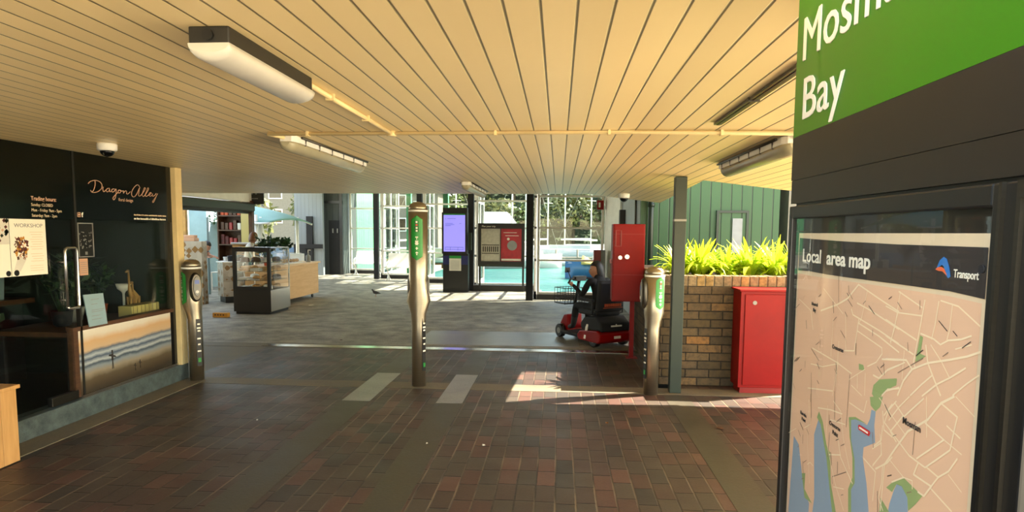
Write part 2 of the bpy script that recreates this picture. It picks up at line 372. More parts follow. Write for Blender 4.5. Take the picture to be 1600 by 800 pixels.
# ================================================================== STRUCTURE
CZ = 2.19
b = B()
for x0, x1 in ((-3.9, -1.98), (-1.72, -1.10), (-.86, 1.03), (1.26, 2.9)):
    b.mi = 0; b.box(x0, x1, -2.6, 6.20, -.2, 0); b.box(x0, x1, 6.46, 8.26, -.2, 0)
b.mi = 1; b.prism([(-12, 8.55), (2.9, 8.55), (2.9, 15.1), (-.45, 15.1), (-.45, 17.5), (-2.2, 17.5), (-2.2, 19.5), (-4.05, 19.5), (-4.05, 21.1), (-5.8, 21.1), (-5.8, 23.5), (-8.9, 23.5), (-8.9, 25), (-12, 25)], -.2, 0)
b.mi = 2; b.box(-12, -3.9, -2.6, 8.55, -.2, 0)
struct('floor', b, ['pavers', 'hall', 'foot'])
b = B(); b.box(2.9, 30, -30, 14.4, -.25, -.004); b.box(-30, 2.9, -30, -2.6, -.25, -.004); b.mi = 1; b.box(-60, -8.9, 14, 60, -.3, -.01); struct('ground', b, ['bounce_ground', 'grass'])  # first two slabs lie unseen, made pale to bounce sun onto the ceiling
b = B()
for x0, x1 in ((-1.98, -1.72), (-1.10, -.86), (1.03, 1.26)):
    b.box(x0, x1, -2.6, 5.68, -.2, .002); b.box(x0, x1, 6.85, 8.26, -.2, .002)
b.box(1.03, 1.26, 5.68, 6.20, -.2, .002)
b.mi = 1
for x0, x1 in ((-3.9, -1.98), (-1.72, -1.10), (-.86, 2.9)): b.box(x0, x1, 6.20, 6.46, -.2, .003)
struct('trim_1', b, ['conc', 'foot'])
b = B()
b.box(-1.98, -1.72, 5.68, 6.85, -.2, .004); b.box(-1.10, -.86, 5.68, 6.85, -.2, .004); b.box(-2.0, .3, 8.72, 9.95, -.2, .003); struct('trim_2', b, 'pale')
b = B(); b.box(-9, 2.9, 8.26, 8.55, -.2, .003); struct('trim_3', b, 'foot')
b = B(); b.box(-4.0, 1.5, 8.30, 8.47, -.01, .008); struct('trim_4', b, 'bright')
b = B(); b.box(-3.9, -3.66, 2.0, 6.35, -.2, .006); struct('trim_5', b, 'foot')
b = B(); b.box(-4.05, -3.89, 2.0, 6.42, -.1, .165); b.box(-4.6, -4.05, 6.3, 6.42, -.1, .165); struct('trim_6', b, 'kerb', .008)
def cz(x): return CZ if x < .45 else CZ-.115*(x-.45)
b = B()
for P in ([(-12, 1.3), (.45, 1.3), (.45, 10.55), (-12, 10.55)], [(.45, 1.76), (1.38, 1.76), (1.40, 6.42), (1.62, 10.55), (.45, 10.55)], [(1.38, 1.76), (2.84, 1.76), (2.84, 6.46), (1.40, 6.42)]):
    lo = [b.bm.verts.new((x, y, cz(x))) for x, y in P]; hi = [b.bm.verts.new((x, y, CZ+.14)) for x, y in P]; n = len(P)
    b._f(lo[::-1]); b._f(hi)
    for k in range(n): b._f([lo[k], lo[(k+1) % n], hi[(k+1) % n], hi[k]])
bmesh.ops.remove_doubles(b.bm, verts=b.bm.verts[:], dist=1e-4); struct('ceiling', b, 'ceil')
b = B(); b.box(-12, -2.2, -1.2, -1.0, 0, 3); struct('light_block_rear', b, 'plaster')  # unseen wall, added to darken the left side
b = B(); b.box(-4.1, -3.9, -1.0, 1.9, 0, 2.19); struct('light_block_left', b, 'plaster')  # unseen wall run, added to keep open-sky light off the left
b = B(); b.box(-12, 1.62, 10.45, 10.55, CZ+.14, 3.25); struct('trim_7', b, 'cream')
b = B(); b.prism([(-7.0, 10.55), (1.5, 10.55), (1.5, 15.3), (-.3, 15.3), (-.3, 17.8), (-2.0, 17.8), (-2.0, 19.8), (-3.9, 19.8), (-3.9, 21.4), (-5.7, 21.4), (-5.7, 24), (-9.4, 24), (-9.4, 22.0), (-7.0, 15)], 3.2, 3.35); struct('roof', b, 'cream')
b = B(); b.box(2.86, 5.0, 3.4, 6.46, 1.98, 2.3); struct('sun_block_slab', b, 'cream')      # unseen slab, added to block sun from the paving
b = B(); b.box(1.5, 24, 11.3, 14.2, 3.45, 12.8); b.box(3.9, 24, 11.3, 17, -.2, 3.45); struct('sun_block_tower', b, 'wallc')  # unseen block, added to keep sun off the floor behind the sun patch
# stepped glass wall
PAN = [(-7.74, -5.98, 23.4), (-5.86, -4.16, 21.0), (-4.10, -2.32, 19.4), (-2.24, -.58, 17.4), (-.50, 1.04, 15.0)]
def window(n, x0, x1, y, xs=()):
    b = B()
    for z0, z1 in ((.12, .18), (.90, .945), (1.655, 1.70), (2.38, 2.43), (3.1, 3.2)): b.box(x0, x1, y-.03, y+.03, z0, z1)
    for x in (x0, x1-.06): b.box(x, x+.06, y-.035, y+.035, 0.12, 3.2)
    for x in xs: b.box(x-.02, x+.02, y-.03, y+.03, .12, 3.2)
    f = struct('window_%d' % n, b, 'white')
    B().box(x0+.03, x1-.03, y-.004, y+.004, .15, 3.15).done('pane', 'glass', f)
for i, (x0, x1, y) in enumerate(PAN):
    window(i+1, x0, x1, y)
    b = B(); b.box(x0, x1+.05, y-.06, y+.08, -.05, .12); struct('trim_%d' % (8+i), b, 'charcoal')
rets = [(-5.90, 21.06, 23.35), (-4.12, 19.46, 20.95), (-2.28, 17.46, 19.35), (-.54, 15.06, 17.35)]
for i, (x, y0, y1) in enumerate(rets):
    b = B()
    for z0, z1 in ((.0, .18), (.90, .945), (1.655, 1.70), (2.38, 2.43), (3.1, 3.2)): b.box(x-.03, x+.03, y0, y1, z0, z1)
    for y in (y0, (y0+y1)/2, y1-.07): b.box(x-.035, x+.035, y, y+.07, 0, 3.2)
    f = struct('window_%d' % (6+i), b, 'white')
    B().box(x-.004, x+.004, y0+.03, y1-.03, .15, 3.15).done('pane', 'glass', f)
b = B(); b.prism([(1.06, 15.05), (1.06, 14.95), (1.34, 14.3), (1.40, 14.3), (1.40, 15.05)], 0, 3.2)
struct('trim_13', b, 'white')
b = B(); b.box(1.38, 1.5, 10.98, 14.95, 0, 3.3); struct('wall_white', b, 'whiteb')
b = B(); b.box(1.38, 3.62, 10.9, 11.02, 0, 3.4); b.box(3.5, 3.62, 11.02, 14.2, 0, 3.4); b.box(1.38, 3.62, 14.1, 14.2, 0, 3.4); b.box(1.36, 1.46, 10.86, 10.98, 0, 3.4); struct('wall_green', b, 'gboard')
b = B(); b.box(2.62, 3.10, 10.87, 10.90, 0, 1.93); d1 = struct('door_1', b, 'gboard')
b = B(); b.box(2.86, 3.02, 10.855, 10.875, 1.25, 1.82); b.done('vision_pane', 'grey', d1)
b = B()
for q in ((2.60, 2.64, 0, 1.95), (3.08, 3.12, 0, 1.95), (2.64, 3.08, 1.91, 1.95)): b.box(q[0], q[1], 10.85, 10.9, q[2], q[3])
b.done('door_frame', 'dgreen', d1)
# left side: shop box
b = B(); b.box(-7.6, -3.99, 6.29, 6.39, 0, CZ); struct('wall_shop_side', b, 'plaster')
b = B(); b.box(-7.7, -7.6, 1.9, 6.4, 0, CZ); b.box(-7.6, -3.95, 1.9, 2.0, 0, CZ); b.box(-4.0, -3.9, 2.0, 3.7, 0, CZ); struct('wall_shop_back', b, 'plaster')
b = B(); b.box(-7.6, -4.05, 2.0, 6.3, 0, .05); struct('floor_shop', b, 'plaster')
b = B(); b.box(-4.02, -3.88, 6.29, 6.40, .165, CZ); struct('trim_14', b, 'cream', .004)
b = B(); b.box(-12.1, -12, -1.5, 14, 0, 3.3); struct('wall_left', b, 'offwhite')
b = B(); b.box(-9.35, -8.33, 22.2, 22.35, 0, 3.4); struct('wall_whiteboard', b, 'whitebx')
b = B(); b.box(-8.90, -8.68, 22.12, 22.2, 0, 2.08); struct('door_2', b, 'soft')
b = B(); b.box(-9.35, -8.9, 22.1, 22.2, .0, .95); b.box(-9.35, -8.33, 22.08, 22.2, .95, 1.1); struct('trim_15', b, ['soft'])
t = thing('storage_hut', 'dark slate grey panelled hut at the far left corner of the hall', 'hut', (-8.3, 23.1, 0))
b = B(); b.box(-8.68, -7.80, 22.7, 24.4, 0, 3.2); b.done('body', 'slate', t)
b = B(); b.box(-8.28, -7.86, 22.66, 22.7, 0, 1.95); dr = b.done('door', 'soft', t)
for x in (-8.14, -7.97): B().box(x, x+.04, 22.62, 22.66, 1.5, 1.66).done('handle', 'grey', dr)
b = B(); b.box(-8.72, -7.76, 22.62, 22.7, 2.55, 2.65); b.box(-7.86, -7.76, 22.6, 22.7, 0, 3.2); b.done('frame', 'black', t)

# ================================================================== SHOPFRONT (left)
SX = -3.93
b = B(); b.box(SX-.02, SX, 3.7, 4.965, 1.64, CZ); b.box(SX-.02, SX, 4.985, 6.28, 1.64, CZ); struct('trim_16', b, 'shopblack')
b = B(); b.box(SX-.03, SX+.004, 4.965, 4.985, .17, CZ); b.box(SX-.06, SX-.002, 6.25, 6.29, .17, CZ); struct('trim_17', b, 'gunmetal')
b = B(); b.box(SX-.016, SX-.006, 3.9, 4.93, .175, 1.635); dd = struct('door_3', b, 'shopglass')
b = B()
b.tube([(SX+.02, 4.775, 1.41), (SX+.055, 4.775, 1.41), (SX+.06, 4.775, 1.38), (SX+.06, 4.762, .5)], .011, 10)
b.tube([(SX+.06, 4.775, 1.40), (SX+.06, 4.80, 1.415), (SX+.06, 4.88, 1.415), (SX+.06, 4.905, 1.39)], .011, 10)
b = B()
for y in (4.775, 4.895):
    pass
pts = [(SX+.055, 4.775, .95), (SX+.055, 4.775, 1.385), (SX+.055, 4.785, 1.405), (SX+.055, 4.80, 1.412), (SX+.055, 4.875, 1.412), (SX+.055, 4.89, 1.405), (SX+.055, 4.90, 1.385), (SX+.055, 4.90, .95), (SX+.055, 4.89, .93), (SX+.055, 4.785, .93), (SX+.055, 4.775, .95)]
b.tube(pts, .012, 10); b.tube([(SX-.01, 4.775, 1.30), (SX+.055, 4.775, 1.30)], .008); b.tube([(SX-.01, 4.775, 1.0), (SX+.055, 4.775, 1.0)], .008)
b.done('door_handle', 'bright', dd)
b = B(); b.box(SX-.03, SX+.012, 4.62, 4.90, .175, .245); b.done('door_hinge_plate', 'dsteel', dd, .003)
b = B(); b.box(SX-.016, SX-.006, 4.99, 6.25, .76, 1.64); w9 = struct('window_10', b, 'shopglass')
b = B(); b.box(SX-.10, SX+.004, 4.93, 6.25, .725, .76); b.box(SX-.05, SX+.006, 4.88, 4.93, .18, .76); b.done('window_frame', 'dwood', w9)
b = B(); b.box(SX-.03, SX+.02, 4.93, 6.27, .165, .19); struct('trim_18', b, 'bright')
o = B().box(SX-.03, SX-.004, 4.935, 6.20, .19, .725).done('beach_print', 'surf', None, 0, (SX, 5.5, .19)); tag(o, 'wide beach and surf photograph panel below the florist window', 'print')
# surfer silhouettes printed on the panel
def fig(b, y, z, h):
    b.prism([(y-.05*h, z), (y-.02*h, z+.45*h), (y, z+.5*h), (y+.03*h, z+.45*h), (y+.08*h, z), (y+.05*h, z), (y+.02*h, z+.35*h), (y-.02*h, z)], SX-.003, SX-.0015, 0)
    b.prism([(y-.06*h, z+.45*h), (y-.08*h, z+.8*h), (y+.08*h, z+.82*h), (y+.06*h, z+.45*h)], SX-.003, SX-.0015, 0)
    b.prism([(y-.28*h, z+.72*h), (y-.2*h, z+.8*h), (y+.22*h, z+.66*h), (y+.28*h, z+.56*h), (y+.1*h, z+.6*h)], SX-.003, SX-.001, 0)
    b.prism([(y-.05*h, z+.83*h), (y-.05*h, z+.97*h), (y, z+h), (y+.05*h, z+.97*h), (y+.05*h, z+.83*h)], SX-.003, SX-.0015, 0)
for q in ((5.33, .33, .17), (5.63, .25, .07), (5.70, .26, .08)): b = B(); fig(b, *q); b.done('surfer_figure', 'ink', o)
def flat(b, y0, y1, z0, z1, d=.003): b.box(SX+.0005, SX+d, y0, y1, z0, z1)
# lettering
FG = thing('shop_lettering', 'handwritten shop name over small floral design lettering on the dark fascia', 'sign', (SX+.002, 5.5, 1.85))
SCRIPT = [
 [(5.133,1.941),(5.159,1.961),(5.215,1.975),(5.27,1.967),(5.294,1.944),(5.288,1.913),(5.251,1.886),(5.208,1.873),(5.17,1.873),(5.158,1.889)],
 [(5.214,1.972),(5.212,1.935),(5.192,1.892),(5.17,1.873)],
 [(5.31,1.927),(5.303,1.908),(5.31,1.886),(5.326,1.891),(5.34,1.904)],
 [(5.386,1.92),(5.358,1.915),(5.344,1.898),(5.355,1.887),(5.375,1.894),(5.387,1.916),(5.388,1.892),(5.402,1.892)],
 [(5.449,1.918),(5.421,1.914),(5.411,1.9),(5.424,1.889),(5.446,1.899),(5.468,1.919),(5.467,1.878),(5.453,1.839),(5.433,1.822),(5.425,1.838),(5.455,1.865),(5.489,1.889)],
 [(5.524,1.913),(5.5,1.909),(5.494,1.891),(5.512,1.886),(5.53,1.9),(5.524,1.913),(5.547,1.905),(5.566,1.911)],
 [(5.566,1.911),(5.565,1.887),(5.58,1.903),(5.6,1.912),(5.609,1.9),(5.608,1.885),(5.628,1.886),(5.659,1.908)],
 [(5.799,1.948),(5.78,1.974),(5.754,1.975),(5.712,1.949),(5.679,1.907),(5.679,1.874),(5.706,1.863),(5.737,1.881),(5.771,1.923),(5.788,1.948),(5.78,1.91),(5.773,1.883),(5.788,1.874),(5.81,1.885)],
 [(5.81,1.885),(5.854,1.922),(5.878,1.954),(5.862,1.956),(5.844,1.928),(5.826,1.89),(5.841,1.874),(5.863,1.885)],
 [(5.863,1.885),(5.902,1.921),(5.926,1.95),(5.916,1.96),(5.896,1.931),(5.874,1.892),(5.885,1.877),(5.917,1.891)],
 [(5.917,1.891),(5.95,1.904),(5.964,1.916),(5.945,1.917),(5.928,1.899),(5.94,1.883),(5.971,1.891)],
 [(5.983,1.909),(5.977,1.891),(5.993,1.886),(6.021,1.898),(6.039,1.916)],
 [(6.062,1.914),(6.043,1.892),(6.018,1.856),(5.989,1.826),(5.978,1.833),(6.007,1.859),(6.043,1.892)],
]
b = B()
for st in SCRIPT:
    P = [Vector((SX+.004, y, z)) for y, z in st]; Q = []
    for i in range(len(P)-1):
        p0 = P[max(i-1, 0)]; p1 = P[i]; p2 = P[i+1]; p3 = P[min(i+2, len(P)-1)]
        for k in range(5):
            t = k/5; Q.append(.5*((2*p1)+(p2-p0)*t+(2*p0-5*p1+4*p2-p3)*t*t+(3*p1-p0-3*p2+p3)*t**3))
    Q.append(P[-1]); b.tube(Q, .0035, 5)
b.done('script_name', 'peach', FG)
text('floral design', .028, 'peach', FG, (SX+.001, 5.50, 1.815), (0, 1, 0), name='small_name')
FH = thing('trading_hours', 'peach vinyl trading hours list on the dark fascia over the door', 'sign', (SX+.002, 4.6, 1.75))
text('Trading hours:', .030, 'peach', FH, (SX+.001, 4.54, 1.775), (0, 1, 0), weight=.0008, xs=.95)
for i, l in enumerate(('Sunday: CLOSED', 'Mon - Friday: 9am - 5pm', 'Saturday: 9am - 2pm')):
    text(l, .022, 'beige', FH, (SX+.001, 4.54, 1.732-i*.040), (0, 1, 0), xs=.92)
FI = thing('contact_strip', 'two thin lines of white vinyl contact text at the fascia right end', 'sign', (SX+.002, 5.95, 1.68))
for nm_, z_, h_, mt_ in (('text_line', 1.692, .013, 'beige'), ('bold_text_line', 1.655, .017, 'pure')):
    b = B(); y = 5.70; rl = random.Random(int(z_*1000))
    while y < 6.18:
        w_ = rl.uniform(.008, .016); flat(b, y, y+w_, z_, z_+h_*rl.uniform(.7, 1.1)); y += w_+rl.choice((.003, .003, .010))
    b.done(nm_, mt_, FI)
FJ = thing('social_icons', 'small camera icon and letter f icon on the dark fascia', 'sign', (SX+.002, 5.02, 1.68))
b = B()
for q in ((4.995, 5.035, 1.693, 1.699), (4.995, 5.035, 1.661, 1.667), (4.995, 5.001, 1.661, 1.699), (5.029, 5.035, 1.661, 1.699)): flat(b, *q)
b.disc((SX, 5.015, 1.68), (1, 0, 0), .009, 14, .003); b.done('camera_icon', 'peach', FJ)
text('f', .036, 'pure', FJ, (SX+.001, 5.046, 1.663), (0, 1, 0), weight=.002, name='letter_icon')
# posters
WP = thing('workshop_poster', 'cream workshop poster with a printed autumn bouquet on the shop door', 'poster', (SX+.002, 4.49, 1.22))
b = B(); flat(b, 4.335, 4.66, 1.216, 1.633, .002); b.done('sheet', 'pure', WP)
text('WORKSHOP', .028, 'grey', WP, (SX+.0025, 4.375, 1.572), (0, 1, 0), xs=1.12, name='heading')
b = B()
for i in range(13):
    z = 1.535-i*.018
    if i != 8: flat(b, 4.51+.01*(i % 3), 4.63-.012*(i % 2), z, z+.0035, .003)
for i in range(3): flat(b, 4.50, 4.62, 1.285-i*.018, 1.288-i*.018, .003)
b.done('small_print', 'beige', WP)
b = B(); rr = random.Random(3)
for i in range(90):
    a = rr.uniform(0, 6.28); d = rr.random()**.6; y = 4.425+math.cos(a)*d*.065; z = 1.42+math.sin(a)*d*.085; s = rr.uniform(.006, .015)
    b.mi = rr.choice((0, 0, 1, 2, 3)) if z > 1.36 else rr.choice((2, 4, 3))
    b.prism([(y+math.cos(a+k)*s, z+math.sin(a+k)*s*rr.uniform(.6, 1.4)) for k in (0, 1.5, 3, 4.5)], SX+.002, SX+.003+i*.00001, 0)
b.mi = 0; b.prism([(4.375, 1.50), (4.38, 1.503), (4.41, 1.45), (4.405, 1.45)], SX+.002, SX+.003, 0)
b.mi = 5; b.prism([(4.355, 1.26), (4.40, 1.37), (4.47, 1.34), (4.41, 1.25)], SX+.002, SX+.0025, 0)
b.done('bouquet_picture', ['clutter', 'orange', 'dwood', 'peach', 'dgreen', 'offwhite'], WP)
b = B(); b.disc((SX, 4.375, 1.24), (1, 0, 0), .022, 20, .004); b.done('round_sticker', 'black', WP)
WQ = thing('bouquet_poster', 'floral poster cut off by the photo left edge beside the workshop poster', 'poster', (SX+.002, 4.2, 1.22))
b = B(); flat(b, 4.0, 4.33, 1.216, 1.45, .002); b.done('sheet', 'pure', WQ)
b = B(); flat(b, 4.0, 4.33, 1.45, 1.633, .002); b.done('picture', 'offwhite', WQ)
b = B()
for i in range(30):
    y = rr.uniform(4.12, 4.32); z = rr.uniform(1.47, 1.62); s = rr.uniform(.01, .02); b.mi = rr.choice((0, 1, 2))
    b.prism([(y+math.cos(k)*s, z+math.sin(k)*s) for k in (0, 1.5, 3, 4.5)], SX+.002, SX+.003, 0)
b.done('flower_picture', ['peach', 'dgreen', 'clutter'], WQ)
b = B(); b.disc((SX, 4.305, 1.24), (1, 0, 0), .02, 20, .004); b.done('round_sticker', 'black', WQ)
BP = thing('framed_notice', 'black poster in a thin silver frame above the door handle', 'poster', (SX+.002, 5.05, 1.33))
b = B(); flat(b, 4.99, 5.155, 1.333, 1.61, .004); b.done('sheet', 'black', BP)
b = B()
for q in ((4.985, 5.16, 1.606, 1.614), (4.985, 5.16, 1.329, 1.337), (4.985, 4.993, 1.333, 1.61), (5.152, 5.16, 1.333, 1.61)): flat(b, *q, .008)
b.done('frame', 'grey', BP)
b = B()
for i in range(40):
    y = rr.uniform(5.005, 5.14); z = rr.uniform(1.40, 1.54); s = rr.uniform(.004, .010)
    b.prism([(y+math.cos(k+i)*s, z+math.sin(k+i)*s*rr.uniform(.4, 1.6)) for k in (0, 2, 4)], SX+.004, SX+.005, 0)
flat(b, 5.06, 5.085, 1.35, 1.375, .005)
b.done('picture_marks', 'grey', BP)
PN = thing('pink_note', 'small pink paper note taped under the black poster', 'notice', (SX+.002, 5.03, 1.18))
b = B(); flat(b, 4.99, 5.085, 1.18, 1.32, .002); b.done('sheet', 'peach', PN)
b = B(); 
for i in range(6): flat(b, 5.0, 5.075, 1.20+i*.017, 1.204+i*.017, .003)
b.done('written_lines', 'grey', PN)
FS = thing('acrylic_sign', 'frosted pale green card standing on the florist window sill', 'sign', (SX+.03, 5.13, .745))
b = B(); b.prism([(5.05, .745), (5.262, .745), (5.225, 1.015), (4.995, 1.02)], SX+.01, SX+.018, 0); b.done('sheet', 'paleblue', FS)
b = B()
for i, (z, w_) in enumerate(((.97, .09), (.93, .07), (.88, .15), (.865, .13), (.83, .1), (.80, .12))): b.box(SX+.018, SX+.0195, 5.08, 5.08+w_, z, z+.004)
b.done('written_lines', 'grey', FS)

# things inside the florist
t = thing('fluted_panel', 'cream fluted screen deep inside the florist behind the door', 'screen', (-7.4, 5.2, .05)); B().box(-7.55, -7.45, 4.4, 6.2, .05, 1.5).done('panel', 'creamwall', t)
t = thing('counter_bench', 'dark work counter inside the florist behind the door glass', 'counter', (-5.6, 4.9, .05))
B().box(-5.9, -5.3, 4.3, 6.1, .82, .87).done('top', 'dwood', t); B().box(-5.85, -5.35, 4.4, 6.0, .05, .82).done('body', 'soft', t)
t = thing('window_stand', 'low dark display stand behind the florist window', 'stand', (-4.35, 5.6, .05))
B().box(-4.75, -4.05, 5.0, 6.26, .66, .70).done('top', 'dwood', t)
for x in (-4.7, -4.1):
    for y in (5.05, 6.2): B().box(x-.02, x+.02, y-.02, y+.02, .05, .66).done('leg', 'soft', t)
for k, (y, z, c, l) in enumerate(((4.98, .87, 'offwhite', 'white paper gift bag on the florist counter nearest the door hinge'), (5.35, .87, 'white', 'printed white carry bag on the florist counter behind the handle'), (5.75, .87, 'paleblue', 'pale blue gift bag on the florist counter behind the pink note'))):
    t = thing('gift_bag', l, 'bag', (-5.45, y, z)); B().prism([(y-.1, z), (y+.1, z), (y+.12, z+.24), (y-.12, z+.24)], -5.52, -5.40, 0).done('bag', c, t, .004)
    b = B(); b.tube([(-5.46, y-.05, z+.24), (-5.46, y-.04, z+.31), (-5.46, y+.04, z+.31), (-5.46, y+.05, z+.24)], .004, 6); b.done('handle', 'soft', t)
    b = B(); b.tube([(-5.396, y-.05, z+.06), (-5.396, y, z+.14), (-5.396, y+.05, z+.18)], .004, 6); b.done('printed_sprig', 'ink', t)
t = thing('book_rack', 'rack of cards and books with blue and white spines in the florist', 'rack', (-6.0, 6.2, 1.1))
B().box(-6.2, -5.9, 5.7, 6.27, 1.16, 1.18).done('shelf', 'soft', t)
for k in range(9):
    bk = B().box(-6.1, -5.93, 5.72+k*.055, 5.765+k*.055, 1.181, 1.38+.03*(k % 3)).done('book', ('white', 'blue', 'navy', 'offwhite', 'blue', 'grey', 'dred', 'white', 'paleblue')[k], None, 0, (-6, 5.74+k*.055, 1.181))
    tag(bk, ('upright book on the florist rack, %s spine' % ('white', 'bright blue', 'navy', 'off-white', 'blue beside off-white', 'grey', 'dark red', 'white at the inner end', 'pale blue at the end')[k]), 'book', 'books on the florist rack')
t = thing('giraffe_figure', 'carved wooden giraffe pair standing on the florist window stand', 'ornament', (-4.22, 6.02, .70))
b = B()
for dy_, h in ((0, 1.16), (.05, 1.04)):
    b.tube([(-4.22, 6.0+dy_, h), (-4.22, 6.005+dy_, h-.15), (-4.22, 6.01+dy_, .95), (-4.22, 6.04+dy_, .90), (-4.22, 6.08+dy_, .86)], [.008, .012, .02, .03, .02], 8)
    b.tube([(-4.22, 6.0+dy_, h), (-4.22, 5.96+dy_, h-.015)], [.014, .008], 8)
    for q in (5.995, 6.07): b.tube([(-4.235, q+dy_, .9), (-4.235, q+dy_, .70)], [.014, .007], 6); b.tube([(-4.205, q+dy_, .9), (-4.205, q+dy_, .70)], [.014, .007], 6)
b.done('carving', 'gwood', t)
t = thing('window_trough', 'pale olive timber trough on the florist window stand', 'planter', (-4.15, 6.08, .70))
b = B(); b.box(-4.20, -4.06, 5.80, 6.22, .70, .83); b.done('box', 'creamwall', t, .005)
b = B()
for y in (5.9, 6.02, 6.14): b.box(-4.055, -4.05, y-.003, y+.003, .70, .83)
b.bm.free()
t = thing('white_bowl', 'small white footed bowl on the florist window stand', 'bowl', (-4.35, 6.1, .70))
B().lathe((-4.35, 6.1, .70), [(.04, 0), (.045, .01), (.012, .03), (.012, .22), (.02, .24), (.055, .27), (.07, .32), (.062, .32), (.02, .26)], 20).done('bowl', 'white', t)
def sprigs(b, c, n, h, spread, lw, rnd, mi=(0,)):
    for i in range(n):
        a = rnd.uniform(0, 6.28); s = rnd.uniform(.3, 1)*spread; hh = h*rnd.uniform(.55, 1.05)
        top = Vector((c[0]+math.cos(a)*s, c[1]+math.sin(a)*s, c[2]+hh)); base = Vector(c)+Vector((math.cos(a)*.02, math.sin(a)*.02, 0))
        mid = (top+base)/2+Vector((0, 0, .1*h)); b.mi = rnd.choice(mi)
        b.tube([base, mid, top], .003, 4)
        for k in range(7):
            p = mid.lerp(top, k/6); d = Vector((rnd.uniform(-1, 1), rnd.uniform(-1, 1), rnd.uniform(-.3, .9))).normalized(); s2 = d.cross(Vector((rnd.random(), rnd.random(), 1))).normalized()
            L = lw*rnd.uniform(.7, 1.4); b.quad(p, p+d*L*.5+s2*L*.28, p+d*L, p+d*L*.5-s2*L*.28)
for k, (x, y, z, n, h, l) in enumerate(((-4.4, 5.35, .70, 26, .42, 'leafy dark pot plant on the florist stand beside the frosted card'), (-4.5, 5.62, .70, 26, .5, 'tall dark pot plant in the middle of the florist window'), (-4.45, 5.86, .70, 20, .38, 'dark pot plant behind the wooden trough'),
     (-5.0, 4.5, .05, 36, 1.05, 'big dark leafy arrangement on the florist floor behind the poster'), (-4.9, 5.0, .05, 30, .6, 'low dark plant on the florist floor behind the door glass'), (-6.2, 5.55, .05, 40, 1.5, 'tall dark foliage at the back of the florist'))):
    t = thing('potted_plant', l, 'plant', (x, y, z))
    B().lathe((x, y, z), [(.05, 0), (.07, .02), (.085, .13), (.09, .14), (.075, .14), (.06, .12)], 18).done('pot', ('soft', 'grey', 'terracotta')[k % 3], t)
    b = B(); sprigs(b, (x, y, z+.12), n, h, .12+.12*h, .09, random.Random(k)); b.done('foliage', 'dplant', t)
t = thing('glass_vase', 'pale glass vase low behind the florist door', 'vase', (-4.75, 4.72, .05))
B().lathe((-4.75, 4.72, .05), [(.05, 0), (.055, .25), (.03, .32), (.04, .36)], 18).done('vase', 'paleblue', t)
t = thing('pine_crate', 'knotty pine crate box on the paving at the photo left edge', 'crate', (-3.73, 3.57, 0))
b = B()
for k in range(6): b.box(-3.62, -3.60, 3.2+k*.125, 3.322+k*.125, .006, .50)
b.box(-3.87, -3.85, 3.2, 3.95, .006, .5); b.box(-3.85, -3.62, 3.2, 3.22, .006, .5); b.box(-3.85, -3.62, 3.93, 3.95, .006, .5); b.done('side_boards', 'crate', t, .003)
b = B()
for k in range(3): b.box(-3.885+k*.101, -3.787+k*.101, 3.18, 3.965, .50, .525)
b.done('top_boards', 'crate', t, .003)
b = B(); b.ball((-3.66, 3.8, .536), .014, .014, .010); tag(b.done('pebble', 'white', None, 0, (-3.66, 3.8, .526)), 'small white pebble on top of the pine crate', 'pebble')

# ================================================================== CEILING FITTINGS
t = thing('batten_light', 'large ceiling batten light with dark housing and frosted diffuser', 'light fixture', (-1.09, 2.3, CZ))
def prof_loft(b, x, y0, y1, pr, taper):
    rs = []
    for y, s, dz in ((y0, .9, 0), (y0+taper, 1, 0), (y1-taper, 1, 0), (y1, .9, 0)): rs.append([Vector((x+px*s, y, z)) for px, z in pr])
    b.rings(rs, True, False)
b = B(); b.prism([(-1.155, 1.97), (-1.025, 1.97), (-1.025, 2.64), (-1.035, 2.66), (-1.145, 2.66), (-1.155, 2.64)], CZ-.052, CZ); b.done('housing', 'gunmetal', t, .004)
b = B(); rs = []
for y, s in ((1.965, .55), (1.972, .85), (1.99, 1), (2.64, 1), (2.662, .85), (2.67, .55)):
    rs.append([Vector((-1.09+.068*math.cos(a)*(.93+.07*s), y, CZ-.052-.052*s*abs(math.sin(a))**.7)) for a in [math.pi*k/14 for k in range(15)]])
b.rings(rs); b.done('diffuser', 'diff', t)
b = B(); b.disc((-1.09, 1.966, CZ-.028), (0, -1, 0), .017, 18, .006); b.done('end_knob', 'black', t)
def caged(x, y0, y1, label):
    Z_ = cz(x)
    t = thing('caged_light', label, 'light fixture', (x, (y0+y1)/2, Z_), 'weatherproof batten lights')
    b = B(); b.prism([(x-.06, y0+.05), (x-.04, y0), (x+.04, y0), (x+.06, y0+.05), (x+.06, y1), (x-.06, y1)], Z_-.045, Z_); b.done('body', 'white', t, .006)
    b = B(); b.rings([[Vector((x+.058*s*math.cos(a), y, Z_-.045-.06*s*math.sin(a))) for a in [math.pi*k/12 for k in range(13)]] for y, s in ((y0-.01, .5), (y0+.02, .9), (y0+.07, 1), (y1-.05, 1), (y1, .6))]); b.done('lens', 'lens', t)
    for k in range(6):
        y = y0+.18+k*(y1-y0-.3)/5; b = B(); b.tube([(x-.066, y, Z_-.01), (x-.066, y, Z_-.05), (x+.066, y, Z_-.05), (x+.066, y, Z_-.01)], .004, 6); b.done('clip', 'dsteel', t)
    b = B(); b.tube([(x+.07, y0+.1, Z_-.008), (x+.07, y1, Z_-.008)], .008, 6); b.tube([(x-.07, y0+.1, Z_-.008), (x-.07, y1, Z_-.008)], .008, 6); b.done('rail', 'dsteel', t)
    B().ball((x, y0+.03, Z_-.065), .018).done('lamp_end', 'white', t)
caged(-1.80, 4.16, 5.75, 'weatherproof batten light at the left end of the cream conduit')
caged(1.27, 3.62, 5.05, 'weatherproof batten light at the right end of the conduit by the totem')
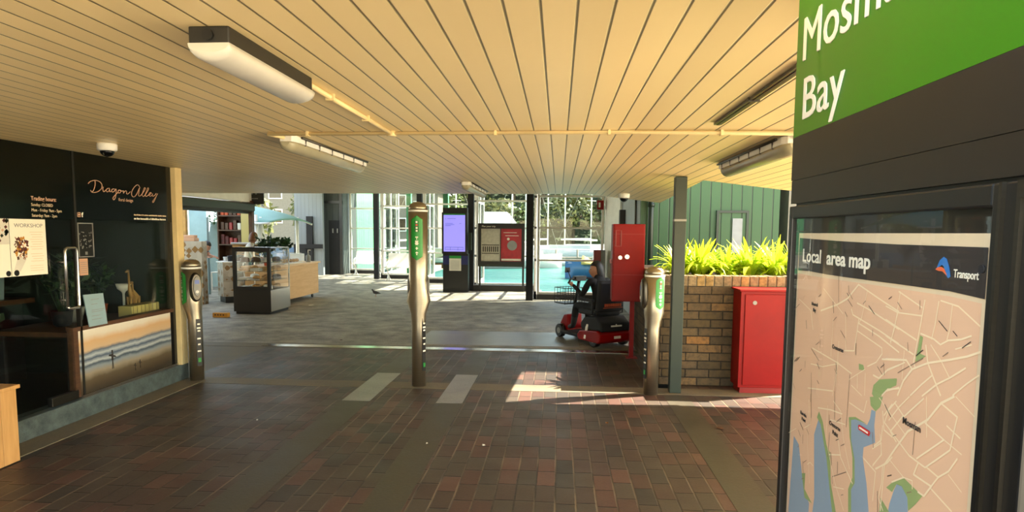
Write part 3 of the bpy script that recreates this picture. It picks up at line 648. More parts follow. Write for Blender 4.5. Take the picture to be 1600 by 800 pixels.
caged(-1.17, 8.0, 9.9, 'weatherproof batten light furthest back above the digital screen')
t = thing('conduit', 'cream painted conduit run with a junction box across the ceiling boards', 'conduit', (-.5, 4.1, CZ))
b = B(); b.tube([(-1.86, 4.04, CZ-.014), (.45, 4.02, CZ-.014), (1.29, 3.45, cz(1.29)-.014)], .012, 10); b.tube([(-1.06, 2.66, CZ-.014), (-1.06, 4.04, CZ-.014)], .012, 10)
b.tube([(-1.86, 4.04, CZ-.014), (-1.80, 4.2, CZ-.02)], .012, 10); b.tube([(1.27, 3.46, cz(1.27)-.014), (1.27, 3.66, cz(1.27)-.02)], .012, 10); b.done('tube', 'cream', t)
for x, y in ((-1.06, 4.04), (1.27, 3.46)): b = B(); b.cyl((x, y), .03, cz(x)-.032, cz(x), 20); b.done('junction_box', 'cream', t)
b = B()
for x, y in ((-1.6, 4.04), (-.4, 4.03), (.3, 4.02), (.9, 3.715)): b = B(); b.box(x-.008, x+.008, y-.02, y+.02, cz(x)-.030, cz(x)); b.done('saddle', 'cream', t)
for y in (2.95, 3.5): b = B(); b.box(-1.08, -1.04, y-.008, y+.008, CZ-.030, CZ); b.done('saddle', 'cream', t)
TZ = cz(.83)
t = thing('ceiling_track', 'long narrow dark slotted track fixed to the ceiling boards', 'track', (.83, 2.9, TZ))
B().box(.810, .850, 2.30, 3.52, TZ-.012, TZ).done('channel', 'dsteel', t); B().box(.823, .837, 2.31, 3.51, TZ-.015, TZ-.012).done('slot', 'black', t)
B().box(.805, .855, 2.88, 2.89, TZ-.018, TZ).done('joiner', 'dsteel', t)
def dome(x, y, label, s=1):
    Z_ = cz(x)
    t = thing('security_camera', label, 'security camera', (x, y, Z_))
    B().lathe((x, y, Z_), [(.062*s, 0), (.066*s, -.01), (.066*s, -.045*s), (.058*s, -.055*s)], 24).done('base', 'white', t)
    b = B(); b.rings([[Vector((x+.048*s*math.cos(p)*math.cos(a), y+.048*s*math.cos(p)*math.sin(a), Z_-.052*s-.045*s*math.sin(p))) for a in [2*math.pi*k/20 for k in range(20)]] for p in (0, .3, .6, .9, 1.2, 1.45)]); b.done('dome', 'darkglass', t)
dome(-3.32, 4.55, 'white dome security camera on the ceiling near the florist fascia')
dome(.93, 9.4, 'white dome security camera on the ceiling edge above the red locker', 1.25)

# ================================================================== CARD READER BOLLARDS
def sect(z, xo, rx, ry, n=28): return [Vector((xo+rx*math.cos(2*math.pi*k/n), ry*math.sin(2*math.pi*k/n), z)) for k in range(n)]
def reader(x, y, H, zs, label, pods, xo, sticker, strip_a):
    t = thing('card_reader_post', label, 'card reader', (x, y, 0), 'ticket card reader posts')
    O = Vector((x, y, 0)); b = B(); hw = .095
    pr = [(0, 0, .07, .07), (zs-.30 if pods == 2 else zs-.12, 0, .071, .071)]
    if pods == 2: pr = [(0, 0, .07, .07), (zs-.38, 0, .071, .071), (zs-.26, 0, .078, .075), (zs-.13, 0, .122, .08), (zs, 0, .098, .085), (zs+.08, 0, .094, .092)]
    else: pr = [(0, 0, .07, .07), (zs-.06, 0, .071, .071), (zs+.02, xo*.5, .078, .075), (zs+.10, xo, .096, .09)]
    pr += [(H-.095, xo, .096, .094)]
    b.rings([[p+O for p in sect(*q)] for q in pr]); b.done('column', 'steel', t)
    b = B(); b.rings([[p+O for p in sect(z, xo, .098, .096)] for z in (H-.097, H-.078)]); b.done('ring', 'glow', t)
    b = B(); b.rings([[p+O for p in sect(z, xo, .094*s, .092*s)] for z, s in ((H-.078, 1), (H-.05, .98), (H-.025, .85), (H-.008, .6), (H, .3))]); b.done('cap', 'steel', t)
    # sticker wrapped on the column
    sa, sz0, sz1, sw = sticker; b = B(); n = 14; nz = 12; rows = []
    for j in range(nz+1):
        z = sz0+(sz1-sz0)*j/nz; e = min(z-sz0, sz1-z); ww = sw*(math.sqrt(max(0, 1-(1-min(1, e/.05))**2))); ww = max(ww, .03)
        rows.append([O+Vector((xo+.0985*math.cos(sa+ww*(2*i/n-1)), .0965*math.sin(sa+ww*(2*i/n-1)), z)) for i in range(n+1)])
    for r0, r1 in zip(rows, rows[1:]):
        for i in range(n): b._f([b.bm.verts.new(p) for p in (r0[i], r0[i+1], r1[i+1], r1[i])], True)
    st = b.done('green_sticker', 'green', t)
    b = B()
    def patch(a, z, wa, hz, mi, rr=.1): 
        b.mi = mi; q = [O+Vector((xo+rr*math.cos(a+s*wa), rr*.98*math.sin(a+s*wa), z+k*hz)) for s, k in ((-1, -1), (1, -1), (1, 1), (-1, 1))]; b.quad(*q)
    L = sz1-sz0
    patch(sa, sz0+L*.76, .17, L*.13, 0, .0993)
    for k in range(4): patch(sa, sz0+L*(.66+.065*k), .09, L*.018, (1, 1, 2, 1)[k], .1002)
    for z, wq, hq in ((.52, .14, .012), (.49, .03, .03), (.43, .16, .012), (.38, .13, .035), (.38, .2, .008), (.27, .05, .03), (.27, .13, .01), (.17, .13, .010), (.17, .03, .028), (.13, .07, .01)):
        patch(sa, sz0+L*z, wq, L*hq, 1, .1000)
    b.done('sticker_symbols', ['black', 'pure', 'redb'], st)
    # info strip below
    b = B(); a = strip_a; zt = zs-.05 if pods == 1 else zs-.30
    def sp(z0, z1, wa, mi, rr): b.mi = mi; b.quad(*[O+Vector((rr*math.cos(a+s*wa), rr*math.sin(a+s*wa), z)) for s, z in ((-1, z0), (1, z0), (1, z1), (-1, z1))])
    sp(.16, zt, .34, 0, .0755)
    for k, z in enumerate([zt-.05, zt-.09, zt-.12, zt-.2, zt-.26, zt-.33]): sp(z-.012, z+.004, .25 if k % 2 else .18, 1, .0765)
    sp(.20, .245, .2, 2, .0765); b.done('info_strip', ['black', 'pure', 'green'], t)
    return t, O
def pod(t, O, a, z, xo, w_=.045, tilt=.1):
    # oval reader head standing proud of the column
    d = Vector((math.cos(a), math.sin(a), 0)); s = Vector((-math.sin(a), math.cos(a), 0)); u = Vector((0, 0, 1))
    def ov(r, h, off, dz=0): return [O+Vector((xo, 0, z+dz))+d*off+s*(r*math.cos(q))+u*(h*(abs(math.sin(q))**.8)*(1 if math.sin(q) > 0 else -1)) for q in [2*math.pi*k/24 for k in range(24)]]
    b = B(); b.rings([ov(w_+.012, .155, .075), ov(w_+.012, .15, .105), ov(w_, .13, .125)]); p = b.done('reader_head', 'dsteel', t)
    b = B(); b.rings([ov(w_*.75, .10, .124, .01), ov(w_*.72, .095, .134, .01)]); b.done('reader_face', 'grey', p)
    b = B(); q = O+Vector((xo, 0, z))+d*.1355
    b.quad(q-s*.022+u*.035, q+s*.022+u*.035, q+s*.022+u*.075, q-s*.022+u*.075); b.done('display', 'blue', p)
    b = B(); b.disc(O+Vector((xo, 0, z-.045))+d*.134, d, .016, 20, .003); b.done('tap_target', 'white', p)
t, O = reader(-3.75, 6.33, 1.262, .70, 'short steel card reader post at the florist corner, leftmost of the three', 1, -.022, (R(-128), .80, 1.14, .62), R(-35)); pod(t, O, R(-38), .98, -.022)
t, O = reader(-1.40, 6.33, 1.855, 1.0, 'tall steel card reader post in the middle of the walkway', 2, 0, (R(-86), 1.28, 1.72, .62), R(-30)); pod(t, O, R(178), 1.0, .028); pod(t, O, R(8), .98, -.026)
t, O = reader(.915, 6.22, 1.245, .70, 'short steel card reader post beside the brick planter', 1, .012, (R(-62), .84, 1.15, .5), R(205)); pod(t, O, R(185), .99, .012)

# green post
t = thing('steel_post', 'dark green steel post in front of the brick planter holding the ceiling', 'post', (1.155, 6.31, 0))
B().box(1.105, 1.215, 6.26, 6.36, .003, cz(1.215)).done('post', 'dgreen', t, .004); B().box(1.102, 1.218, 6.257, 6.363, 1.68, 1.70).done('band', 'grey', t)

# ================================================================== PLANTER
t = thing('brick_planter', 'brown brick garden bed wall with an upright brick coping', 'planter', (1.7, 7.2, 0))
b = B(); b.box(1.06, 2.86, 6.62, 6.85, .003, 1.03); b.box(1.06, 1.29, 6.85, 8.9, .003, 1.03); b.box(1.29, 2.86, 8.7, 8.9, .003, 1.03); b.box(2.63, 2.86, 6.85, 8.7, .003, 1.03); b.done('wall', 'bricks', t)
b = B(); rr = random.Random(5)
n = 0; x = 1.062
while x < 2.85:
    b.mi = rr.choice((0, 0, 1, 2)); 
    b.box(x, x+.076, 6.62, 6.85, 1.032, 1.138+rr.uniform(-.002, .002)); x += .088
y = 6.87
while y < 8.8:
    b.mi = rr.choice((0, 1, 2)); b.box(1.06, 1.29, y, y+.076, 1.032, 1.137); b.box(2.63, 2.86, y, y+.076, 1.032, 1.137); y += .088
b.done('coping', [simple('coping_brick', '8f7a5c', .85, var=.3, scale=30, bump=.003), simple('coping_brick_dark', '75644f', .85, var=.35, scale=30, bump=.003), simple('coping_brick_tan', '9f8152', .85, var=.3, scale=30, bump=.003)], t, .005)
b = B(); b.box(1.07, 2.85, 6.63, 6.84, 1.03, 1.125); b.box(1.07, 1.28, 6.84, 8.7, 1.03, 1.125); b.done('mortar', 'foot', t)
B().box(1.29, 2.63, 6.85, 8.7, .9, 1.06).done('soil', 'soil', t)
def strap(b, c, n, L, rnd):
    for i in range(n):
        a = rnd.uniform(0, 6.28); lean = rnd.uniform(.15, 1.15); l = L*rnd.uniform(.6, 1.1); wd = rnd.uniform(.014, .026)
        d = Vector((math.cos(a), math.sin(a), 0)); s = Vector((-d.y, d.x, 0)); p = Vector(c)+d*rnd.uniform(0, .05); el = math.pi/2-lean*.35; prev = None; N = 7
        for k in range(N+1):
            t_ = k/N; w2 = wd*(1-t_**3*.95)*(.6+.8*min(1, t_*3)); q = (p-s*w2, p+Vector((0, 0, -.004)), p+s*w2)
            vs = [b.bm.verts.new(v) for v in q]
            if prev: b._f([prev[0], prev[1], vs[1], vs[0]], True); b._f([prev[1], prev[2], vs[2], vs[1]], True)
            prev = vs; p = p+(d*math.cos(el)+Vector((0, 0, math.sin(el))))*(l/N); el -= lean*.26*(1+t_*.7)
spots = [(1.30, 6.98, .46, 'arching strap-leaved plant at the planter left corner'), (1.52, 7.02, .50, 'upright strap-leaved plant just right of the green post'), (1.78, 6.98, .40, 'low spreading strap-leaved plant in the middle of the planter'),
         (2.05, 7.05, .50, 'tall strap-leaved plant behind the red cabinet left side'), (2.30, 7.0, .50, 'bushy strap-leaved plant behind the red cabinet middle'), (2.52, 7.05, .46, 'strap-leaved plant at the planter end by the totem'), (1.62, 7.3, .42, 'strap-leaved plant in the second row behind the post'), (2.2, 7.35, .46, 'strap-leaved plant in the second row behind the cabinet'), (1.95, 7.3, .4, 'strap-leaved plant in the second row between the two tall clumps')]
for k, (x, y, L, l) in enumerate(spots):
    t = thing('strap_leaf_plant', l, 'plant', (x, y, 1.05), 'strap-leaved plants in the brick planter')
    b = B(); strap(b, (x, y, 1.05), 70, L, random.Random(20+k)); b.done('foliage', 'plant', t)
    B().lathe((x, y, 1.05), [(.035, -.01), (.04, .02), (.02, .05)], 10).done('crown', 'offwhite', t)

# red cabinet
t = thing('red_cabinet', 'low red metal service cabinet against the brick planter', 'cabinet', (2.03, 6.46, 0))
B().box(1.775, 2.31, 6.33, 6.60, .06, 1.01).done('body', 'red', t, .004); B().box(1.755, 2.335, 6.30, 6.61, 1.01, 1.03).done('lid', 'red', t, .004)
B().box(1.80, 2.29, 6.35, 6.58, .003, .06).done('plinth', 'dred', t)
B().box(1.815, 2.265, 6.318, 6.33, .09, .98).done('door', 'red', t, .003)
b = B(); b.disc((1.905, 6.318, .90), (0, -1, 0), .020, 20, .006); b.done('lock', 'grey', t)
b = B(); b.box(2.212, 2.252, 6.30, 6.318, .47, .98); b.box(2.208, 2.256, 6.296, 6.318, .86, .868); b.done('white_bar', 'offwhite', t)
# tall red locker on a post
t = thing('red_locker', 'tall red metal hose box mounted on a red post', 'locker', (.86, 8.05, 0))
B().box(.665, 1.055, 7.95, 8.2, .72, 1.675).done('body', 'red', t, .006)
b = B(); b.box(.68, 1.04, 7.938, 7.95, .735, 1.66); b.done('door', 'red', t, .003)
b = B(); b.box(.695, .705, 7.93, 7.938, 1.40, 1.60); b.box(.76, .77, 7.93, 7.938, 1.40, 1.60); b.box(.695, .77, 7.93, 7.938, 1.595, 1.60); b.box(.695, .77, 7.93, 7.938, 1.40, 1.405)
for z in (1.05, 1.55): b.box(.66, 1.06, 7.934, 7.938, z, z+.004)
b.done('pressed_outline', 'dred', t)
b = B(); b.disc((.755, 7.938, 1.265), (0, -1, 0), .024, 20, .03); b.disc((.84, 7.938, 1.275), (0, -1, 0), .028, 20, .012); b.done('lock', 'bright', t)
B().box(.64, .665, 8.0, 8.1, 1.19, 1.24).done('hinge', 'dred', t)
B().box(.90, .955, 8.02, 8.075, .003, .72).done('post', 'red', t, .003); B().box(.86, 1.0, 7.98, 8.12, .003, .012).done('base_plate', 'dred', t)
# drain pipe + extinguisher etc on green / white wall
t = thing('downpipe', 'green painted downpipe on the corner of the green wall', 'pipe', (1.47, 10.8, 0)); b = B(); b.tube([(1.52, 10.8, 0), (1.52, 10.8, 3.3)], .045, 14); b.cyl((1.52, 10.8), .058, 2.0, 2.06, 16); b.done('pipe', 'dgreen', t)
t = thing('wall_conduit', 'thin grey conduit running up the white boarded wall', 'conduit', (1.34, 11.6, 0)); b = B(); b.tube([(1.36, 11.6, .4), (1.36, 11.6, 3.2)], .018, 10); b.done('pipe', 'dsteel', t)
t = thing('fire_alarm_sign', 'small red sign projecting near the top of the white window corner', 'sign', (.95, 14.9, 2.1))
B().box(.87, 1.02, 14.88, 14.95, 2.10, 2.31).done('plate', 'red', t); b = B(); b.box(.905, .925, 14.874, 14.88, 2.15, 2.26); b.box(.93, .945, 14.874, 14.88, 2.15, 2.26); b.done('pictogram', 'pure', t)
t = thing('hose_cabinet', 'dark red fire equipment box standing against the last window', 'cabinet', (.93, 14.8, 0))
B().box(.80, .96, 14.6, 14.85, .35, 1.18).done('box', 'dred', t, .006); B().box(.96, 1.06, 14.6, 14.85, .35, 1.18).done('side_panel', 'grey', t); B().box(.9, .98, 14.68, 14.78, .003, .35).done('post', 'dred', t)
t = thing('wall_box', 'black wall mounted box on the white boards', 'control box', (1.35, 13.6, 1.8)); B().box(1.26, 1.38, 13.5, 13.7, 1.72, 2.05).done('box', 'black', t, .004)

# ================================================================== FAR HALL FURNITURE
for k, (x, y, l) in enumerate(((-5.98, 20.75, 'leftmost'), (-4.18, 19.15, 'second'), (-2.33, 17.0, 'third'), (-.66, 14.75, 'rightmost and nearest'))):
    o = B().box(x-.08, x+.08, y-.08, y+.08, .003, 3.2).done('window_post', 'soft', None, .005, (x, y, 0))
    tag(o, ('square black steel post before the glass wall, leftmost of four', 'square black steel post before the glass wall, hidden partly by the tall reader', 'square black steel post behind the digital information screen', 'square black steel post nearest the camera, right of the notice board')[k], 'post', 'black posts along the glass wall')
t = thing('information_kiosk', 'black freestanding digital kiosk with a lit lavender screen', 'kiosk', (-2.66, 16.6, 0))
B().box(-3.0, -2.34, 16.5, 16.75, .003, 1.0).done('pedestal', 'black', t, .006)
B().box(-3.02, -2.36, 16.46, 16.75, 1.0, 2.07).done('screen_housing', 'black', t, .006)
B().box(-3.0, -2.36, 16.5, 16.7, 2.07, 2.19).done('top_box', 'charcoal', t, .006)
b = B(); b.box(-2.97, -2.41, 16.45, 16.46, 1.06, 2.0); s_ = b.done('screen', 'screen', t)
b = B()
for x, z, w_ in ((-2.93, 1.90, .03), (-2.87, 1.905, .22), (-2.93, 1.78, .20), (-2.93, 1.75, .24), (-2.93, 1.72, .15), (-2.56, 1.78, .05), (-2.93, 1.17, .47), (-2.93, 1.11, .47)): b.box(x, x+w_, 16.445, 16.45, z, z+.008)
for x in (-2.93, -2.8, -2.6, -2.46): b.box(x, x+.006, 16.445, 16.45, 1.09, 1.175)
b.done('screen_text', 'blue', s_)
B().box(-2.97, -2.41, 16.45, 16.46, 2.0, 2.035).done('green_band', 'green', t)
b = B(); b.box(-2.83, -2.52, 16.485, 16.5, .88, .95); b.done('notice_header', 'green', t); b = B(); b.box(-2.83, -2.52, 16.485, 16.5, .56, .88); nn = b.done('notice', 'offwhite', t)
b = B()
for k in range(7): b.box(-2.8, -2.56, 16.48, 16.485, .60+k*.035, .608+k*.035)
b.done('notice_text', 'grey', nn)
B().box(-2.995, -2.345, 16.49, 16.5, .72, .95).done('navy_panel', 'navy', t)
B().box(-2.34, -2.26, 16.55, 16.65, 1.1, 1.55).done('side_unit', 'dgreen', t, .004)
t = thing('notice_board', 'black framed timetable and red poster case on two legs', 'notice board', (-1.5, 16.85, 0))
b = B()
for q in ((-2.12, -.89, 1.66, 1.80), (-2.12, -.89, .72, .80), (-2.12, -2.04, .8, 1.66), (-.97, -.89, .8, 1.66), (-1.535, -1.515, .8, 1.66)): b.box(q[0], q[1], 16.82, 16.92, q[2], q[3])
b.box(-2.1, -.9, 16.90, 16.92, .75, 1.75); b.done('case', 'black', t)
B().box(-2.04, -1.535, 16.85, 16.86, .8, 1.66).done('timetable', 'timetable', t); B().box(-1.515, -.97, 16.85, 16.86, .8, 1.66).done('red_poster', 'posterred', t)
b = B(); b.disc((-1.22, 16.85, 1.22), (0, -1, 0), .13, 24, .004); b.done('poster_dial', 'grey', t)
b = B(); b.box(-1.45, -1.1, 16.844, 16.85, 1.55, 1.565); b.box(-1.4, -1.05, 16.844, 16.85, 1.47, 1.485); b.box(-1.5, -.99, 16.844, 16.85, .82, .87); b.disc((-1.32, 16.85, 1.39), (0, -1, 0), .035, 14, .006); b.done('poster_text', 'offwhite', t)
b = B()
for z in (1.22, 1.0): b.box(-2.02, -1.56, 16.844, 16.85, z, z+.02)
for k in range(8): b.box(-2.0+k*.055, -1.97+k*.055, 16.844, 16.85, 1.05, 1.19)
b.done('timetable_rules', 'ink', t)
text('Plan your trip', .045, 'offwhite', t, (-2.02, 16.815, 1.70), (1, 0, 0), name='header_lettering')
B().box(-2.12, -.89, 16.83, 16.9, .66, .72).done('green_rail', 'dgreen', t)
for x in (-2.1, -.95): B().box(x, x+.05, 16.84, 16.89, .003, .66).done('leg', 'black', t)
B().box(-2.25, -.85, 16.9, 17.1, .003, .16).done('plinth', 'charcoal', t)
def bench(x, y, label):
    t = thing('waiting_bench', label, 'bench', (x, y, 0), 'white curved seats by the windows')
    b = B(); b.prism([(-.02+y, .42), (y+.4, .40), (y+.46, .44), (y+.62, .86), (y+.59, .87), (y+.43, .47), (y+.38, .435), (y, .455)], x-.5, x+.5, 0); b.done('seat', 'white', t)
    for s in (-.42, .42):
        b = B(); b.tube([(x+s, y-.02, .40), (x+s, y+.12, .34), (x+s, y+.2, .2), (x+s, y+.12, .06), (x+s, y, .02)], .022, 8); b.tube([(x+s, y+.2, .2), (x+s, y+.34, .06), (x+s, y+.42, .02)], .022, 8); b.tube([(x+s, y, .42), (x+s, y+.02, .58), (x+s, y+.2, .62), (x+s, y+.45, .6)], .018, 8); b.done('leg', 'white', t)
bench(-6.8, 22.2, 'white curved metal seat by the far left window'); bench(-5.0, 19.9, 'white curved metal seat by the second window behind the tall reader')
t = thing('pigeon', 'small dark pigeon walking on the hall floor', 'bird', (-4.38, 15.1, 0))
b = B(); x, y = -4.38, 15.1
b.tube([(x+.16, y, .10), (x+.09, y, .115), (x+.02, y, .125), (x-.05, y, .14), (x-.085, y, .175), (x-.10, y, .21), (x-.125, y, .225), (x-.15, y, .218)], [.008, .028, .05, .052, .034, .022, .026, .006], 12)
b.done('body', 'pigeon', t)
for s in (-.018, .018): b = B(); b.tube([(x, y+s, .09), (x-.01, y+s, .04), (x, y+s, .004), (x-.03, y+s, .004)], .004, 6); b.done('leg', 'terracotta', t)

t.scale = (.72, .72, .72)
# café counter, display fridge
t = thing('wood_counter', 'oak fronted mobile counter beside the cake display fridge', 'counter', (-6.0, 13.7, 0))
B().box(-6.35, -5.72, 12.55, 14.9, .10, .81).done('body', 'ply', t, .004); B().box(-6.4, -5.68, 12.5, 14.97, .81, .845).done('top', m_wood('oak_top', 'd9b184', 'e6c69c', 1), t, .004)
for x, y in ((-6.2, 12.7), (-5.82, 12.7), (-6.2, 14.75), (-5.82, 14.75)): b = B(); b.tube([(x-.015, y, .04), (x+.015, y, .04)], .038, 14); b.box(x-.01, x+.01, y-.02, y+.02, .05, .10); b.done('castor', 'black', t)
t = thing('display_fridge', 'black framed glass cake display fridge with a steel base', 'display fridge', (-5.69, 11.92, 0))
X0, X1, Y0, Y1 = -6.05, -5.33, 11.50, 12.36
B().box(X0+.03, X1-.03, Y0+.03, Y1-.03, .003, .05).done('plinth', 'black', t)
b = B(); b.box(X0, X1, Y0, Y1, .05, .46); b.done('base', 'charcoal', t, .004); B().box(X1-.001, X1+.003, Y0+.005, Y1-.005, .055, .455).done('side_panel', 'bright', t)
b = B()
for q in ((X0, X0+.06, Y0, Y0+.05, .46, 1.25), (X1-.06, X1, Y0, Y0+.05, .46, 1.25), (X0+.06, X1-.06, Y0, Y0+.05, 1.17, 1.25), (X0+.06, X1-.06, Y0, Y0+.05, .46, .52)): b.box(*q)
b.done('front_frame', 'black', t)
b = B()
for q in ((X1-.02, X1, Y1-.02, Y1, .46, 1.25), (X0, X0+.02, Y1-.02, Y1, .46, 1.25), (X0, X1, Y0, Y1, 1.235, 1.25)): b.box(*q)
b.done('rear_frame', 'bright', t)
b = B(); b.box(X0+.06, X1-.06, Y0+.02, Y0+.026, .52, 1.17); b.box(X1-.008, X1-.002, Y0+.05, Y1-.02, .46, 1.235); b.box(X0+.002, X0+.008, Y0+.05, Y1-.02, .46, 1.235); b.done('glass_sides', 'caseglass', t)
for z in (.62, .79, .96): B().box(X0+.04, X1-.03, Y0+.08, Y1-.05, z, z+.012).done('shelf', 'glass', t)
rr = random.Random(9); n = 0
for z in (.46, .632, .802, .972):
    for xx in (-5.92, -5.70, -5.48):
        for yy in (11.72, 12.1):
            kind = rr.randrange(3)
            if kind == 0:
                o = B().lathe((xx, yy, z+.002), [(.085, 0), (.09, .01), (.085, .012), (.08, .07), (.05, .085), (.01, .09)], 18).done('cake', rr.choice(('cake', 'white', 'dwood')), None, 0, (xx, yy, z)); tg = 'cake'
            elif kind == 1:
                o = B().box(xx-.08, xx+.08, yy-.1, yy+.1, z+.002, z+.05).done('slice_tray', rr.choice(('cake', 'offwhite', 'white')), None, .01, (xx, yy, z)); tg = 'slice tray'
            else:
                b = B()
                b.tube([(xx-.08, yy, z+.035), (xx-.03, yy+.02, z+.05), (xx+.03, yy+.02, z+.05), (xx+.08, yy, z+.035)], [.012, .034, .034, .012], 10); o = b.done('croissant', 'cake', None, 0, (xx, yy, z)); tg = 'pastry'
            tag(o, 'food item on the %s shelf of the display fridge, %s %s' % ({.46: 'bottom', .632: 'second', .802: 'third', .972: 'top'}[z], {-5.92: 'left', -5.70: 'middle', -5.48: 'right'}[xx], 'front' if yy < 12 else 'back'), tg, 'food in the display fridge')
def small(nm, label, cat, x, y, z, prof, mat, n=18):
    o = B().lathe((x, y, z), prof, n).done(nm, mat, None, 0, (x, y, z)); tag(o, label, cat); return o
t = thing('cake_cloche', 'clear boxed tray of pastries on the oak counter', 'food box', (-5.95, 13.6, .845)); B().box(-6.12, -5.78, 13.15, 14.15, .845, .87).done('tray', 'white', t); B().box(-6.10, -5.80, 13.17, 14.13, .87, 1.08).done('cover', 'caseglass', t)
b = B()
for k in range(10): b.ball((-6.03+.15*(k % 2), 13.27+.085*k, .91), .05, .045, .04, 10, 6)
b.done('pastries', 'cake', t)
o = small('soap_bottle', 'grey pump bottle at the right end of the oak counter', 'bottle', -5.8, 14.5, .845, [(.05, 0), (.055, .02), (.055, .14), (.02, .17), (.018, .22)], 'grey'); B().tube([(-5.8, 14.5, 1.06), (-5.8, 14.5, 1.12), (-5.74, 14.5, 1.12)], .01, 8).done('pump', 'white', o)
for k, (x, y, z, h, l) in enumerate(((-5.95, 12.7, .845, .45, 'potted plant with dark leaves on the oak counter behind the fridge'), (-6.1, 13.0, .845, .38, 'leafy pot plant on the oak counter further from the fridge'), (-6.35, 14.5, .845, .42, 'dark bushy pot plant near the oak counter end'))):
    t = thing('potted_plant', l, 'plant', (x, y, z)); B().lathe((x, y, z), [(.05, 0), (.07, .12), (.06, .12)], 16).done('pot', ('terracotta', 'white', 'grey')[k], t)
    b = B(); sprigs(b, (x, y, z+.11), 26, h, .2, .11, random.Random(40+k)); b.done('foliage', 'dplant', t)
# patterned counters
t = thing('patterned_counter', 'tall counter clad in gold and white triangle tiles', 'counter', (-7.75, 13.0, 0)); B().box(-8.1, -7.44, 12.9, 13.10, .003, 1.33).done('body', 'hexa', t, .004)
b = B(); b.box(-8.05, -7.6, 12.91, 13.09, 1.33, 1.40); b.box(-7.9, -7.62, 12.93, 13.07, 1.40, 1.46); tag(b.done('paper_stack', 'peach', None, .01, (-7.8, 13.1, 1.33)), 'stack of brown takeaway trays on the tall patterned counter', 'trays')
t = thing('patterned_counter', 'low angled counter clad in gold and white triangle tiles', 'counter', (-7.2, 13.8, 0))
b = B(); b.prism([(-7.42, 13.45), (-7.16, 13.2), (-6.82, 13.38), (-6.82, 14.6), (-7.42, 14.6)], .14, .87); b.done('body', 'hexa', t); b = B(); b.prism([(-7.40, 13.5), (-7.16, 13.27), (-6.86, 13.42), (-6.86, 14.6), (-7.40, 14.6)], .003, .14); b.done('kickboard', 'black', t)
b = B(); b.prism([(-7.44, 13.44), (-7.16, 13.17), (-6.80, 13.36), (-6.80, 14.62), (-7.44, 14.62)], .87, .89); b.done('top', 'white', t)
rr = random.Random(15)
for k, (x, y, h, m, l) in enumerate(((-7.3, 13.6, .09, 'white', 'white paper cup on the low patterned counter, left'), (-7.15, 13.5, .12, 'black', 'black jug on the low patterned counter'), (-7.05, 13.6, .10, 'dwood', 'brown tub on the low patterned counter'), (-6.95, 13.55, .14, 'soft', 'dark canister on the low patterned counter, right'))):
    small('counter_tub', l, 'container', x, y, .89, [(.045, 0), (.055, h*.8), (.06, h), (.04, h)], m)
t = thing('coffee_machine', 'amber panelled coffee machine behind the low patterned counter', 'coffee machine', (-7.05, 14.2, .89)); B().box(-7.4, -6.9, 13.95, 14.4, .89, 1.0).done('tray', 'black', t, .01); B().box(-7.38, -6.92, 14.05, 14.4, 1.0, 1.25).done('body', 'amber', t, .01); B().box(-7.38, -6.92, 13.98, 14.4, 1.25, 1.29).done('top', 'bright', t, .005)
b = B()
for x in (-7.25, -7.05): b.tube([(x, 14.05, 1.12), (x, 13.98, 1.12), (x, 13.98, 1.05)], .015, 8); b.tube([(x, 13.98, 1.06), (x, 13.86, 1.05)], .01, 8)
b.done('group_heads', 'black', t)
# café shell
b = B(); b.box(-9.6, -9.5, 11, 17.5, 0, 2.6); b.box(-8.92, -8.48, 14.95, 15.05, 0, 2.6); struct('wall_cafe_back', b, 'paleblue')
b = B(); b.box(-9.5, -8.98, 14.9, 15.0, 0, 2.6); struct('wall_cafe_amber', b, 'amber')
b = B(); b.box(-7.62, -7.36, 14.95, 15.05, 0, 2.6); struct('wall_cafe_shelf', b, 'creamwall')
b = B(); b.box(-6.70, -6.62, 10.8, 13.4, 2.17, 2.6); b.box(-8.9, -6.62, 13.4, 13.48, 2.2, 2.6); struct('trim_19', b, 'white')
b = B(); b.box(-6.66, -6.58, 13.40, 13.50, 0, 2.2); struct('trim_20', b, 'dwood')
t = thing('roller_shutter_box', 'long dark grey roller shutter housing over the café opening', 'shutter box', (-6.62, 12.1, 1.95)); b = B(); b.prism([(-6.75, 1.97), (-6.60, 1.95), (-6.55, 1.99), (-6.55, 2.12), (-6.59, 2.15), (-6.75, 2.15)], 10.4, 13.48, 1); b.done('housing', 'dgreen', t); B().box(-6.70, -6.64, 10.45, 13.45, 1.92, 1.96).done('bottom_bar', 'black', t)
t = thing('menu_board', 'black hanging menu board above the display fridge', 'menu board', (-6.6, 13.5, 2.13)); b = B(); b.box(-6.84, -6.36, 13.49, 13.53, 2.13, 2.6); b.done('board', 'black', t)
b = B()
for k in range(3): b.box(-6.72+k*.09, -6.68+k*.09, 13.485, 13.49, 2.34, 2.42); b.box(-6.74+k*.09, -6.66+k*.09, 13.485, 13.49, 2.24, 2.26)
b.done('chalk_marks', 'grey', t); b = B(); b.tube([(-6.6, 13.51, 2.6), (-6.6, 13.51, 3.2)], .01); b.done('hanger', 'black', t)
t = thing('retail_shelf', 'tall shelf packed with red and brown stock inside the café', 'shelf', (-7.95, 15.2, 0))
b = B()
for z in (.4, .8, 1.2, 1.55, 1.9): b.box(-8.28, -7.63, 15.1, 15.4, z, z+.03)
for x in (-8.30, -7.63): b.box(x, x+.03, 15.1, 15.4, 0, 2.3)
b.box(-8.30, -7.60, 15.4, 15.42, 0, 2.3); b.done('frame', 'dwood', t)
